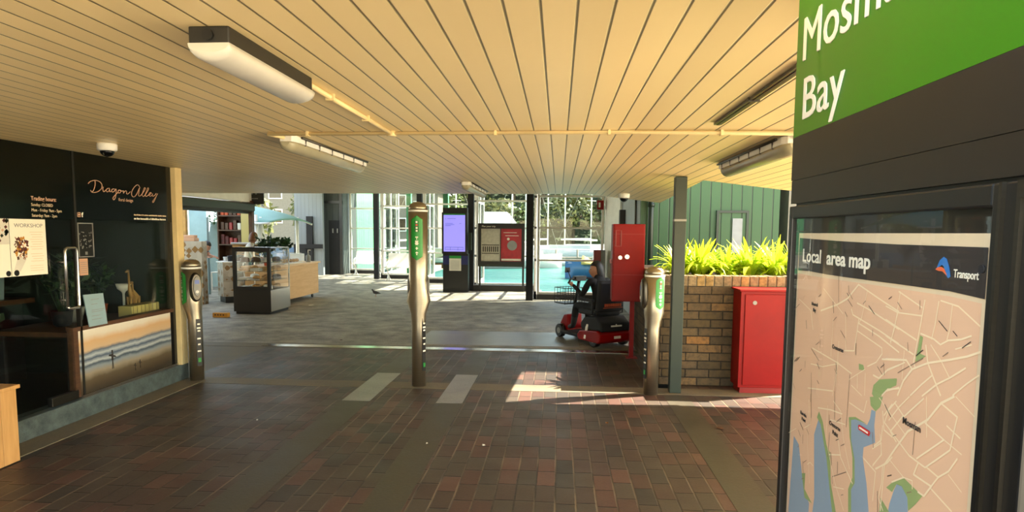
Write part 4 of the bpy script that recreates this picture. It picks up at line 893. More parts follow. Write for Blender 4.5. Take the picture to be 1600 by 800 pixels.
for z in (1.23, 1.58, 1.93):
    for k in range(6):
        x = -8.20+k*.105; h = rr.uniform(.14, .24); m = rr.choice(('clutter', 'dred', 'dwood', 'terracotta', 'offwhite'))
        o = B().box(x-.04, x+.04, 15.16, 15.3, z, z+h).done('stock_packet', m, None, .008, (x, 15.2, z)); tag(o, '%s packet on the %s shelf of the café unit, %s from the left' % ({'clutter': 'dark maroon', 'dred': 'deep red', 'dwood': 'dark brown', 'terracotta': 'orange brown', 'offwhite': 'off-white'}[m], {1.23: 'lower', 1.58: 'middle', 1.93: 'upper'}[z], ('first', 'second', 'third', 'fourth', 'fifth', 'sixth')[k]), 'packet', 'packets on the café shelf')
t = thing('hanging_plants', 'trailing green plant hanging in the bright café window', 'plant', (-8.65, 15.6, 2.2)); b = B()
rr2 = random.Random(77)
for k in range(12):
    x = -8.9+rr2.random()*.55; L = rr2.uniform(.3, .7); b.tube([(x, 15.6, 2.3), (x+.02, 15.6, 2.3-L)], .004, 4)
    for j in range(14):
        p = Vector((x, 15.6, 2.3-L*j/14)); d = Vector((rr2.uniform(-1, 1), rr2.uniform(-1, 1), -.4)).normalized(); s2 = d.cross(Vector((0, 0, 1))).normalized(); b.quad(p, p+d*.05+s2*.03, p+d*.1, p+d*.05-s2*.03)
b.done('foliage', 'dplant', t)
for x, y, l in ((-6.05, 11.05, 'orange wheel stop on the floor in front of the display fridge'), (-6.85, 11.0, 'orange wheel stop on the floor behind the florist corner post')):
    t = thing('floor_ramp_block', l, 'wheel stop', (x, y, 0)); B().box(x-.14, x+.14, y-.05, y+.05, .003, .085).done('block', 'orange', t, .01)
    b = B()
    for k in range(4): b.box(x-.1+k*.05, x-.07+k*.05, y-.052, y-.05, .035, .06)
    b.done('dark_marking', 'dwood', t)

# ================================================================== STATION TOTEM (right)
TX = .605
t = thing('station_totem', 'tall black station totem with green name panel and local area map case', 'sign', (.78, 1.28, 0))
B().box(TX+.012, TX+.30, .84, 1.735, .0, 2.172).done('body', 'gunmetal', t, .004)
B().box(TX, TX+.012, .84, 1.742, 1.81, 2.172).done('green_panel', 'signgreen', t)
B().box(TX, TX+.012, .84, 1.742, 1.70, 1.8095).done('dark_panel', 'charcoal', t)
B().box(TX+.001, TX+.012, .84, 1.74, 1.640, 1.699).done('lower_dark_panel', 'charcoal', t)
text('Mosman', .103, 'pure', t, (TX-.0004, 1.707, 1.992), (0, -1, 0), name='name_lettering', xs=1.10)
for dz_, dy_, dx_ in ((.0, .0024, .0008), (.0009, .0012, .0013)):
    text('Mosman', .103, 'pure', t, (TX-.0008-dx_, 1.707-dy_, 1.992+dz_), (0, -1, 0), name='name_lettering', xs=1.10)
    text('Bay', .100, 'pure', t, (TX-.0008-dx_, 1.692-dy_, 1.846+dz_), (0, -1, 0), name='name_lettering', xs=1.17)

b = B()
for q in ((.84, .932, .25, 1.632), (1.690, 1.712, .25, 1.632), (.932, 1.690, 1.600, 1.632), (.932, 1.690, .25, .30)): b.box(TX-.012, TX+.012, q[0], q[1], q[2], q[3])
fr = b.done('case_frame', 'black', t, .003)
b = B(); b.box(TX-.018, TX-.012, .868, .876, .25, 1.632); b.box(TX-.018, TX-.012, .84, .868, 1.61, 1.632); b.box(TX-.018, TX-.012, .905, .911, .25, 1.632); b.done('frame_edge', 'dsteel', fr)
b = B(); b.disc((TX-.012, .940, 1.514), (-1, 0, 0), .006, 14, .003); b.done('screw', 'soft', fr)
B().box(TX+.006, TX+.011, .932, 1.69, .30, 1.60).done('case_backing', 'charcoal', t)
mp = B(); xo = [0]
def mpoly(pts, lift, mi):
    mp.mi = mi; xo[0] += 1e-6; mp._f([mp.bm.verts.new(Vector((TX+.0058-lift-xo[0], y, z))) for y, z in pts])
def mline(pts, wd, lift, mi):
    for (y0, z0), (y1, z1) in zip(pts, pts[1:]):
        d = Vector((y1-y0, z1-z0))
        if d.length < 1e-5: continue
        d.normalize(); n = Vector((-d.y, d.x))*wd/2; e = d*wd*.3
        mpoly([(y0-e.x+n.x, z0-e.y+n.y), (y0-e.x-n.x, z0-e.y-n.y), (y1+e.x-n.x, z1+e.y-n.y), (y1+e.x+n.x, z1+e.y+n.y)], lift, mi)
mpoly([(.957, .32), (1.684, .32), (1.684, 1.564), (.957, 1.564)], 0, 5)
mpoly([(.965, .33), (1.676, .33), (1.676, 1.463), (1.60, 1.461), (1.40, 1.463), (1.19, 1.465), (1.04, 1.466), (.965, 1.463)], .0003, 0)
MAP_ROADS=[
 (0.008,[(1.345,1.46),(1.393,1.426),(1.441,1.408),(1.524,1.385)]),
 (0.006,[(1.371,1.407),(1.363,1.396),(1.252,1.38),(1.18,1.367)]),
 (0.006,[(1.347,1.422),(1.29,1.414),(1.183,1.393)]),
 (0.006,[(1.335,1.382),(1.251,1.369),(1.178,1.352)]),
 (0.005,[(1.34,1.366),(1.238,1.349),(1.236,1.338),(1.256,1.318),(1.289,1.303)]),
 (0.006,[(1.345,1.46),(1.259,1.44),(1.186,1.424)]),
 (0.006,[(1.583,1.378),(1.565,1.335)]),
 (0.004,[(1.661,1.398),(1.583,1.378)]),
 (0.006,[(1.336,1.39),(1.348,1.323),(1.394,1.315)]),
 (0.006,[(1.563,1.29),(1.426,1.283),(1.355,1.274)]),
 (0.005,[(1.567,1.251),(1.5,1.258),(1.425,1.28)]),
 (0.006,[(1.578,1.189),(1.44,1.216)]),
 (0.007,[(1.264,1.291),(1.242,1.29),(1.212,1.313),(1.175,1.329)]),
 (0.006,[(1.235,1.328),(1.176,1.338)]),
 (0.006,[(1.227,1.261),(1.208,1.277),(1.17,1.288)]),
 (0.004,[(1.329,1.279),(1.326,1.25)]),
 (0.004,[(1.296,1.287),(1.294,1.244)]),
 (0.004,[(1.352,1.25),(1.306,1.24)]),
 (0.004,[(1.307,1.452),(1.324,1.395),(1.335,1.382)]),
 (0.004,[(1.187,1.426),(1.2,1.39),(1.207,1.363)]),
 (0.004,[(1.419,1.285),(1.439,1.206)]),
 (0.004,[(1.396,1.392),(1.387,1.319)]),
 (0.005,[(1.232,1.429),(1.19,1.422),(1.112,1.426)]),
 (0.005,[(1.19,1.46),(1.114,1.44)]),
 (0.006,[(1.229,1.404),(1.125,1.383)]),
 (0.006,[(1.226,1.374),(1.131,1.357)]),
 (0.006,[(1.107,1.453),(1.115,1.411),(1.129,1.344),(1.124,1.337)]),
 (0.005,[(1.068,1.455),(1.074,1.416),(1.081,1.392)]),
 (0.004,[(1.032,1.454),(1.035,1.415),(1.04,1.398)]),
 (0.006,[(1.113,1.396),(1.075,1.393),(1.056,1.387),(1.037,1.397),(1.005,1.404),(0.982,1.413)]),
 (0.005,[(1.063,1.457),(1.017,1.453),(0.964,1.43)]),
 (0.007,[(1.221,1.331),(1.152,1.343),(1.132,1.331)]),
 (0.007,[(1.132,1.331),(1.087,1.351),(1.026,1.369),(0.988,1.381),(0.96,1.393)]),
 (0.007,[(1.096,1.379),(1.087,1.351),(1.072,1.334),(1.047,1.307)]),
 (0.008,[(1.132,1.331),(1.157,1.305),(1.173,1.275)]),
 (0.006,[(1.072,1.334),(1.103,1.31),(1.132,1.285)]),
 (0.006,[(0.99,1.363),(1.026,1.34),(1.059,1.322),(1.097,1.293)]),
 (0.005,[(0.959,1.359),(0.984,1.341),(1.016,1.315)]),
 (0.005,[(1.218,1.309),(1.156,1.338)]),
 (0.005,[(1.214,1.272),(1.17,1.29)]),
 (0.004,[(1.082,1.382),(1.052,1.362),(1.028,1.341)]),
 (0.004,[(1.017,1.387),(0.98,1.4)]),
 (0.004,[(1.185,1.46),(1.197,1.391),(1.209,1.365)]),
 (0.006,[(1.512,1.158),(1.445,1.172),(1.387,1.179)]),
 (0.005,[(1.443,1.15),(1.371,1.161)]),
 (0.004,[(1.569,1.162),(1.553,1.106),(1.587,1.087)]),
 (0.006,[(1.402,1.123),(1.383,1.085),(1.331,1.055),(1.324,1.051)]),
 (0.006,[(1.441,1.071),(1.384,1.09)]),
 (0.004,[(1.461,1.177),(1.46,1.098),(1.404,1.02),(1.356,0.979)]),
 (0.004,[(1.433,1.195),(1.395,1.183),(1.374,1.126),(1.34,1.076)]),
 (0.004,[(1.558,1.005),(1.542,1.016),(1.524,1.014)]),
 (0.004,[(1.41,1.009),(1.361,1.024)]),
 (0.006,[(1.221,1.232),(1.212,1.199),(1.182,1.195)]),
 (0.006,[(1.189,1.254),(1.215,1.226)]),
 (0.006,[(1.245,1.157),(1.22,1.177),(1.218,1.205)]),
 (0.006,[(1.282,1.119),(1.234,1.11),(1.238,1.052)]),
 (0.006,[(1.235,1.116),(1.194,1.142),(1.178,1.159)]),
 (0.005,[(1.209,1.134),(1.21,1.097),(1.218,1.066),(1.199,1.049)]),
 (0.005,[(1.25,1.15),(1.219,1.172),(1.217,1.15),(1.246,1.117)]),
 (0.005,[(1.357,1.212),(1.293,1.209),(1.284,1.235)]),
 (0.003,[(1.566,1.135),(1.564,1.053),(1.54,0.965)]),
 (0.006,[(1.181,1.259),(1.15,1.244),(1.19,1.203),(1.168,1.191)]),
 (0.006,[(1.212,1.213),(1.124,1.181),(1.075,1.178)]),
 (0.008,[(1.012,1.314),(1.044,1.295),(1.076,1.259),(1.133,1.221),(1.167,1.181),(1.203,1.136)]),
 (0.006,[(1.044,1.295),(1.001,1.285),(1.006,1.263),(1.013,1.229),(1.075,1.178)]),
 (0.006,[(1.083,1.251),(1.03,1.24),(1.101,1.184)]),
 (0.004,[(1.03,1.24),(0.985,1.232)]),
 (0.005,[(1.135,1.282),(1.166,1.255),(1.197,1.222)]),
 (0.006,[(1.092,1.29),(1.149,1.242)]),
 (0.007,[(1.096,1.178),(1.107,1.154),(1.055,1.154),(1.073,1.13),(1.091,1.13)]),
 (0.006,[(1.071,1.18),(1.038,1.176),(1.055,1.154)]),
 (0.006,[(0.994,1.222),(1.013,1.195),(1.038,1.176)]),
 (0.006,[(1.055,1.15),(0.999,1.137)]),
 (0.005,[(1.025,1.264),(0.991,1.255)]),
 (0.006,[(1.203,1.136),(1.208,1.045)]),
 (0.006,[(1.233,1.116),(1.203,1.137)]),
 (0.004,[(1.189,1.152),(1.137,1.137),(1.11,1.142),(1.108,1.128)]),
 (0.006,[(1.174,1.114),(1.137,1.137)]),
 (0.006,[(1.212,1.213),(1.199,1.241),(1.176,1.263)]),
 (0.005,[(1.225,1.186),(1.215,1.151),(1.245,1.12)]),
 (0.003,[(1.013,1.19),(0.979,1.176)]),
 (0.003,[(1.008,1.315),(0.962,1.297)]),
]
MAP_AREAS=[
 ('water',[(1.655,1.045),(1.619,1.034),(1.598,0.986),(1.578,0.942),(1.538,0.916),(1.54,0.857),(1.671,0.795)]),
 ('water',[(1.505,1.138),(1.483,1.124),(1.462,1.087),(1.442,1.054),(1.428,1.003),(1.4,0.956),(1.393,0.927),(1.523,0.865),(1.51,0.942),(1.521,1.025),(1.529,1.089),(1.515,1.118)]),
 ('water',[(1.347,1.181),(1.328,1.187),(1.278,1.188),(1.268,1.204),(1.265,1.223),(1.248,1.224),(1.25,1.196),(1.243,1.164),(1.287,1.14),(1.288,1.119),(1.267,1.074),(1.252,1.022),(1.249,0.995),(1.326,0.958),(1.335,1.035),(1.319,1.066),(1.324,1.106),(1.341,1.137)]),
 ('water',[(1.159,1.116),(1.142,1.119),(1.122,1.107),(1.114,1.058),(1.189,1.023),(1.179,1.071),(1.167,1.101)]),
 ('park',[(1.517,1.134),(1.507,1.151),(1.484,1.134),(1.458,1.088),(1.437,1.076),(1.425,1.011),(1.393,0.959),(1.411,0.951),(1.434,1.007),(1.455,1.06),(1.471,1.084),(1.494,1.124)]),
 ('park',[(1.357,1.181),(1.328,1.19),(1.278,1.19),(1.327,1.185),(1.346,1.178),(1.341,1.137),(1.321,1.102),(1.315,1.055),(1.329,1.037),(1.323,0.99),(1.336,0.985),(1.342,1.032),(1.326,1.063),(1.331,1.104),(1.348,1.141)]),
 ('park',[(1.262,1.272),(1.241,1.288),(1.18,1.304),(1.184,1.29),(1.223,1.267),(1.247,1.242),(1.266,1.254)]),
 ('park',[(1.273,1.246),(1.224,1.259),(1.232,1.237),(1.248,1.224),(1.268,1.23)]),
 ('park',[(1.115,1.393),(1.106,1.391),(1.111,1.362),(1.094,1.361),(1.125,1.345)]),
 ('park',[(1.216,1.288),(1.179,1.303),(1.18,1.291),(1.214,1.275)]),
 ('park',[(1.193,1.096),(1.165,1.121),(1.135,1.136),(1.078,1.128),(1.097,1.105),(1.117,1.085),(1.122,1.107),(1.142,1.119),(1.159,1.116),(1.172,1.096)]),
 ('park',[(1.591,0.97),(1.569,0.979),(1.569,0.939),(1.521,0.923),(1.566,0.918)]),
 ('park',[(1.326,1.301),(1.307,1.302),(1.3,1.292),(1.324,1.289)]),
 ('park',[(1.211,1.069),(1.178,1.056),(1.213,1.04)]),
]

rr = random.Random(4)
def inwater(y, z):
    for k, P in MAP_AREAS:
        if k != 'water': continue
        c = False; n = len(P)
        for i in range(n):
            (y1, z1), (y2, z2) = P[i], P[i-1]
            if (z1 > z) != (z2 > z) and y < (y2-y1)*(z-z1)/(z2-z1)+y1: c = not c
        if c: return True
    return False
for n_, (k, P) in enumerate(MAP_AREAS): mpoly(P, (.0004 if k == 'water' else .0006)+n_*.00001, 1 if k == 'water' else 2)
for wd, P in MAP_ROADS: mline(P, wd*.5, .0010, 3)
for i in range(90):      # small lanes and street names
    y = rr.uniform(.98, 1.66); z = rr.uniform(.86, 1.45)
    if inwater(y, z): continue
    a = rr.choice((-.6, -.5, 1.3, 1.5, .5, .6)); L = rr.uniform(.01, .03)
    mline([(y, z), (y+L*math.cos(a), z+L*math.sin(a))], .0016, .0012, 4 if i % 3 else 6)
for i in range(26):
    y = rr.uniform(1.0, 1.66); z = rr.uniform(.9, 1.44); a = rr.choice((1.45, 1.6, .4, -.5)); L = rr.uniform(.05, .12)
    if inwater(y, z) or inwater(y+L*math.cos(a), z+L*math.sin(a)): continue
    mline([(y, z), (y+L*math.cos(a), z+L*math.sin(a))], .0018, .0008, 3 if i % 2 else 4)
sheet = mp.done('map_sheet', ['tan', 'mwater', 'mpark', 'road', 'thin', 'beige', 'ink'], t)
b = B(); top = 1.548; pts = [(.958, top-.004), (1.2, top-.004), (1.45, top-.001), (1.676, top+.004)]; low = [(1.676, 1.470), (1.60, 1.472), (1.50, 1.4705), (1.40, 1.471), (1.19, 1.473), (1.04, 1.474), (.958, 1.470)]
b._f([b.bm.verts.new(Vector((TX+.0045, y, z))) for y, z in pts+low]); b.done('map_header', 'ink', sheet)
def mt(s, cap, y, z, mat='ink', **k): return text(s, cap, mat, t, (TX+.0038, y, z), (0, -1, 0), ext=.0003, name=k.pop('nm', 'map_lettering'), **k)
mt('Local', .031, 1.651, 1.494, 'pure', nm='header_lettering', xs=1.22, weight=.0005); mt('area map', .030, 1.505, 1.494, 'pure', nm='header_lettering', xs=1.28, weight=.001)
mt('Transport', .0125, 1.033, 1.4965, 'pure', nm='logo_lettering', xs=.80, weight=.0002)
b = B(); b.mi = 0
def arc(b, c, R0, R1, a0, a1, sx=1, n=14):
    for i in range(n):
        A = a0+(a1-a0)*i/n; Bq = a0+(a1-a0)*(i+1)/n
        q = [Vector((TX+.0035, c[0]-sx*r*math.cos(a), c[1]+r*math.sin(a))) for r, a in ((R0, A), (R1, A), (R1, Bq), (R0, Bq))]
        b._f([b.bm.verts.new(v) for v in q])
b.prism([(1.078, 1.507), (1.070, 1.521), (1.060, 1.527), (1.052, 1.524), (1.045, 1.512), (1.040, 1.497), (1.045, 1.494), (1.052, 1.499), (1.058, 1.512), (1.064, 1.514)], TX+.003, TX+.0036, 0)
b.mi = 1; b.prism([(1.080, 1.506), (1.072, 1.510), (1.064, 1.511), (1.056, 1.508), (1.048, 1.498), (1.052, 1.500), (1.060, 1.504), (1.070, 1.504)], TX+.0024, TX+.003, 0); b.done('transport_logo', ['lblue', 'lor'], t)
for s, cap, y, z in (('Neutral', .008, 1.578, 1.392), ('Bay', .008, 1.568, 1.378), ('Cremorne', .009, 1.452, 1.310), ('Mosman', .0115, 1.150, 1.231), ('Cremorne', .009, 1.446, 1.139), ('Point', .009, 1.428, 1.123), ('Kurraba', .008, 1.615, 1.115), ('Point', .008, 1.605, 1.102)):
    mt(s, cap, y, z, weight=.0002)
b = B(); b.prism([(1.310, 1.1765), (1.307, 1.180), (1.265, 1.180), (1.262, 1.1765), (1.265, 1.170), (1.307, 1.170)], TX+.003, TX+.0042, 0); pl = b.done('wharf_pill', 'redb', t)
b = B()
for k in range(9): b.prism([(1.303-k*.004, 1.1735), (1.3005-k*.004, 1.1735), (1.3005-k*.004, 1.1770), (1.303-k*.004, 1.1770)], TX+.0022, TX+.003, 0)
b.done('pill_marks', 'pure', pl)
B().quad((TX-.005, .932, .30), (TX-.005, 1.69, .30), (TX-.005, 1.69, 1.60), (TX-.005, .932, 1.60)).done('case_glass', 'caseglass', t)

# ================================================================== PEOPLE
def human(name, label, loc, J, E_, mats, colour, head, face, hair, rz=0, hairlen=.0, sc_=1.0):
    """J joint -> (x,y,z,r); E_ bones; colour joint -> material index; head (centre, direction faced)"""
    t = thing(name, label, 'person', loc); O = Vector(loc); Rm = Matrix.Rotation(rz, 3, 'Z')
    ks = list(J); P = {k: O+Rm @ Vector(J[k][:3]) for k in ks}
    me = bpy.data.meshes.new('person_body'); me.from_pydata([P[k]-O for k in ks], [(ks.index(a), ks.index(c)) for a, c in E_], [])
    ob = bpy.data.objects.new('person_body', me); C.objects.link(ob)
    sk = ob.modifiers.new('s', 'SKIN'); sk.use_smooth_shade = True; sub = ob.modifiers.new('u', 'SUBSURF'); sub.levels = 2; sub.render_levels = 2
    for i, k in enumerate(ks):
        v = me.skin_vertices[0].data[i]; v.radius = (J[k][3], J[k][3]*(J[k][4] if len(J[k]) > 4 else 1)); v.use_root = (i == 0)
    bpy.context.view_layer.update()
    nm = bpy.data.meshes.new_from_object(ob.evaluated_get(bpy.context.evaluated_depsgraph_get())); bpy.data.objects.remove(ob, do_unlink=True)
    b = B(); b.bm.from_mesh(nm)
    for v in b.bm.verts: v.co += O
    for f in b.bm.faces:
        c = f.calc_center_median(); k = min(ks, key=lambda q: (P[q]-c).length/(J[q][3]+.03)); f.material_index = colour.get(k, 0); f.smooth = True
    hc = O+Rm @ Vector(head); fd = (Rm @ Vector(face)).normalized(); sd = Vector((0, 0, 1)).cross(fd).normalized(); ud = fd.cross(sd)
    rot = Matrix((fd, sd, ud)).transposed(); b.mi = 2
    rings = []
    for j in range(1, 14):
        ph = math.pi*j/14-math.pi/2; ring = []
        for i in range(20):
            a = 2*math.pi*i/20; x = .098*math.cos(ph)*math.cos(a); y = .076*math.cos(ph)*math.sin(a); z = .118*math.sin(ph)
            if x > 0:
                if z < -.03: x += -.1*(z+.03)*0.25+.004; y *= .86
                fr_ = max(0, math.cos(a))**14
                x += fr_*(.026*math.exp(-((z+.012)/.02)**2)+.008*math.exp(-((z+.05)/.01)**2)+.010*math.exp(-((z+.09)/.016)**2)-.004*math.exp(-((z-.018)/.01)**2))
            ring.append(hc+rot @ Vector((x, y, z)))
        rings.append(ring)
    b.rings(rings)
    for s in (-1, 1): b.ball(hc+rot @ Vector((-.005, s*.078, -.005)), .016, .008, .030, 10, 6, rot)
    bm_ = b.done('body', mats, t)
    b = B()
    for s in (-1, 1): b.ball(hc+rot @ Vector((.084, s*.03, .014)), .010, .012, .008, 10, 6, rot)
    b.done('eye', 'black', t)
    b = B(); rings = []
    for j in range(4, 15):
        ph = math.pi*j/15-math.pi/2; ring = []
        for i in range(20):
            a = 2*math.pi*i/20; q = 1.10; x = .098*q*math.cos(ph)*math.cos(a); y = .076*q*1.06*math.cos(ph)*math.sin(a); z = .118*1.08*math.sin(ph)
            if x > .02 and z < .055: x = .02-.3*(.055-z)*.3; y *= .98
            if z < 0: z -= hairlen*(.5-.5*math.cos(a))
            ring.append(hc+rot @ Vector((x-.006, y, z+.004)))
        rings.append(ring)
    b.rings(rings); b.done('hair', hair, t)
    return t
def hand(J, E_, wrist, pre, d, side, r=.009):
    # five short finger chains from a palm joint, slightly curled
    d = Vector(d).normalized(); w_ = Vector(J[wrist][:3]); palm = w_+d*.055; J[pre+'palm'] = (*palm, .026, .6); E_.append((wrist, pre+'palm'))
    s = Vector(side).normalized(); dn = d.cross(s).normalized()
    for i, (o, L) in enumerate(((-.030, .062), (-.010, .072), (.010, .068), (.028, .054))):
        a = palm+d*.03+s*o; m = a+d*L*.5-dn*.006; e = m+d*L*.35-dn*.028
        for k, p in (('a', a), ('m', m), ('e', e)): J['%s%d%s' % (pre, i, k)] = (*p, r)
        E_ += [(pre+'palm', '%s%da' % (pre, i)), ('%s%da' % (pre, i), '%s%dm' % (pre, i)), ('%s%dm' % (pre, i), '%s%de' % (pre, i))]
    a = w_+d*.03-s*.035; m = a+d*.03-s*.02-dn*.01
    J[pre+'ta'] = (*a, r*1.1); J[pre+'tm'] = (*m, r); E_ += [(wrist, pre+'ta'), (pre+'ta', pre+'tm')]
    return {k: 2 for k in J if k.startswith(pre)}

# rider on the mobility scooter: local +y is the way it travels, +x its right side
HD = R(33); SL = (.80, 8.74, 0)
J = dict(pelvis=(0, .36, .50, .13, .85), waist=(0, .37, .64, .115, .8), chest=(0, .40, .82, .13, .75), neckb=(0, .43, .94, .06), neck=(0, .45, .985, .045),
 shl=(-.16, .41, .90, .055), shr=(.16, .41, .90, .055), ell=(-.21, .52, .68, .042), elr=(.21, .52, .68, .042), wrl=(-.19, .74, .80, .027), wrr=(.19, .74, .80, .027),
 hil=(-.09, .40, .49, .085), hir=(.09, .40, .49, .085), knl=(-.12, .78, .52, .062), knr=(.12, .78, .52, .062), anl=(-.12, .86, .20, .042), anr=(.12, .86, .20, .042), tol=(-.12, .98, .165, .034), tor=(.12, .98, .165, .034))
E_ = [('pelvis', 'waist'), ('waist', 'chest'), ('chest', 'neckb'), ('neckb', 'neck'), ('chest', 'shl'), ('chest', 'shr'), ('shl', 'ell'), ('shr', 'elr'), ('ell', 'wrl'), ('elr', 'wrr'), ('pelvis', 'hil'), ('pelvis', 'hir'), ('hil', 'knl'), ('hir', 'knr'), ('knl', 'anl'), ('knr', 'anr'), ('anl', 'tol'), ('anr', 'tor')]
col = {'neck': 2, 'tol': 1, 'tor': 1, 'anl': 1, 'anr': 1}
col.update(hand(J, E_, 'wrl', 'L', (.1, .9, .15), (1, 0, 0))); col.update(hand(J, E_, 'wrr', 'Q', (-.1, .9, .15), (-1, 0, 0)))
human('person', 'person in dark clothing seated on the red scooter, head turned to the left', SL, J, E_, ['cloth', 'shoe', 'skin'], col, (0, .47, 1.045), (-.85, .45, -.12), 'hair', HD, .10)
t = thing('mobility_scooter', 'red and black mobility scooter parked beside the red locker post', 'scooter', SL); O = Vector(SL); Rm = Matrix.Rotation(HD, 3, 'Z')
def L_(b):
    for v in b.bm.verts: v.co = O+Rm @ v.co
    return b
b = B(); b.prism([(-.02, .10), (.02, .07), (.50, .07), (.52, .14), (.46, .20), (.06, .24), (-.02, .20)], -.29, .29, 0); L_(b).done('rear_body', 'red', t, .015)
b = B(); b.prism([(0, .22), (.06, .235), (.46, .20), (.50, .30), (.40, .40), (.14, .42), (.02, .34)], -.25, .25, 0); L_(b).done('battery_cover', 'soft', t, .02)
b = B(); b.prism([(.50, .08), (1.02, .08), (1.04, .12), (.50, .13)], -.24, .24, 0); L_(b).done('footboard', 'soft', t, .01)
b = B(); b.prism([(.98, .08), (1.18, .10), (1.20, .20), (1.10, .34), (1.0, .36)], -.13, .13, 0); L_(b).done('front_cowl', 'red', t, .015)
for x, y, r in ((-.24, .16, .11), (.24, .16, .11), (-.17, 1.12, .10), (.17, 1.12, .10)):
    b = B(); b.tube([(x-.035, y, r+.003), (x-.03, y, r+.003), (x+.03, y, r+.003), (x+.035, y, r+.003)], [r*.85, r, r, r*.85], 22); w_ = L_(b).done('wheel', 'black', t)
    b = B(); b.tube([(x-.038, y, r+.003), (x+.038, y, r+.003)], r*.45, 14); L_(b).done('hub', 'grey', w_)
b = B(); b.tube([(0, 1.06, .3), (0, .96, .62), (0, .90, .86)], .024, 10); L_(b).done('tiller', 'black', t)
b = B(); b.tube([(-.27, .78, .84), (-.22, .80, .89), (-.1, .88, .90), (.1, .88, .90), (.22, .80, .89), (.27, .78, .84)], .014, 8); b.box(-.09, .09, .84, .94, .86, .93); hb = L_(b).done('handlebar', 'black', t)
for s in (-1, 1): b = B(); b.tube([(s*.2, .82, .90), (s*.23, .86, 1.02)], .006, 6); b.prism([(s*.23-.045, .99), (s*.23+.045, .99), (s*.23+.04, 1.06), (s*.23-.04, 1.06)], .86, .87, 1); L_(b).done('mirror', 'black', hb)
b = B(); b.box(-.17, .17, 1.02, 1.28, .50, .52)
for z in (.58, .66, .74): b.tube([(-.18, 1.0, z), (.18, 1.0, z), (.18, 1.28, z), (-.18, 1.28, z), (-.18, 1.0, z)], .005, 6)
for i in range(8): b.tube([(-.18+i*.051, 1.28, .5), (-.18+i*.051, 1.28, .75)], .004, 5); b.tube([(-.18+i*.051, 1.0, .5), (-.18+i*.051, 1.0, .75)], .004, 5)
L_(b).done('basket', 'black', t)
b = B(); b.box(-.22, .22, .18, .60, .42, .50); L_(b).done('seat', 'soft', t, .025)
b = B(); b.prism([(.14, .48), (.22, .48), (.16, .92), (.08, .90)], -.21, .21, 0); L_(b).done('backrest', 'soft', t, .025)
for s in (-1, 1): b = B(); b.box(s*.26-.025, s*.26+.025, .18, .50, .62, .655); b.tube([(s*.26, .2, .62), (s*.26, .2, .45), (s*.2, .2, .45)], .012, 8); L_(b).done('armrest', 'soft', t, .008)
for s in (-1, 1): b = B(); b.prism([(s*.30, .10), (s*.27, .26), (s*.25, .30), (s*.27, .12)], .30, .34, 1); L_(b).done('white_trim', 'white', t)
b = B(); b.box(-.05, .06, -.03, -.02, .13, .165); L_(b).done('number_plate', 'offwhite', t)
b = B(); b.box(-.08, .10, .0, .012, .29, .31); b.box(.0, .012, .0, .012, .31, .325); L_(b).done('white_script_badge', 'offwhite', t)
b = B()
for k in range(9): b.box(-.14+k*.032, -.118+k*.032, .075, .085, .56, .60)
b.box(-.16, .16, .072, .085, .54, .548); L_(b).done('orange_stitching', 'terracotta', t)

# café staff
J = dict(pelvis=(0, 0, .92, .14, .85), waist=(.04, 0, 1.02, .12, .8), chest=(.16, 0, 1.13, .13, .8), neckb=(.25, 0, 1.17, .06), neck=(.29, 0, 1.18, .05), shl=(.17, .18, 1.12, .055), shr=(.17, -.18, 1.12, .055), ell=(.25, .22, .98, .042), elr=(.25, -.22, .98, .042), wrl=(.44, .12, .97, .027), wrr=(.44, -.12, .97, .027),
 hil=(0, .10, .88, .09), hir=(0, -.10, .88, .09), knl=(.02, .11, .48, .06), knr=(.02, -.11, .48, .06), anl=(0, .11, .08, .042), anr=(0, -.11, .08, .042), tol=(.13, .12, .04, .035), tor=(.13, -.12, .04, .035))
col = {'neck': 2, 'wrl': 2, 'wrr': 2, 'ell': 2, 'elr': 2, 'tol': 1, 'tor': 1, 'anl': 1, 'anr': 1, 'hil': 1, 'hir': 1, 'knl': 1, 'knr': 1}
E2 = list(E_[:18]); J2 = dict(J)
col.update(hand(J2, E2, 'wrl', 'L', (1, -.1, -.2), (0, 1, 0))); col.update(hand(J2, E2, 'wrr', 'Q', (1, .1, -.2), (0, -1, 0)))
human('person', 'person with dark hair in a patterned shirt leaning over the café machine', (-8.28, 14.0, 0), J2, E2, ['cloth2', 'cloth', 'skin'], col, (.36, 0, 1.20), (.8, 0, -.55), 'hair', R(-10), .02)
J3 = {k: (v[0]*.4, v[1], v[2]+(.0 if v[2] < .95 else .12), *v[3:]) for k, v in J.items()}; J3['neckb'] = (.10, 0, 1.34, .06); J3['neck'] = (.11, 0, 1.38, .05)
for k in ('wrl', 'wrr'): J3[k] = (.36, J[k][1], 1.02, .027)
for k in ('ell', 'elr'): J3[k] = (.12, J[k][1], 1.05, .042)
E3 = list(E_[:18]); col = {'neck': 2, 'wrl': 2, 'wrr': 2, 'tol': 1, 'tor': 1, 'anl': 1, 'anr': 1, 'hil': 1, 'hir': 1, 'knl': 1, 'knr': 1}
col.update(hand(J3, E3, 'wrl', 'L', (1, -.1, -.2), (0, 1, 0))); col.update(hand(J3, E3, 'wrr', 'Q', (1, .1, -.2), (0, -1, 0)))
human('person', 'person with brown hair behind the display fridge, head bowed', (-6.62, 13.2, -.06), J3, E3, ['offwhite', 'cloth', 'skin'], col, (.14, 0, 1.47), (.4, .8, -.5), 'bhair', R(30), .05)

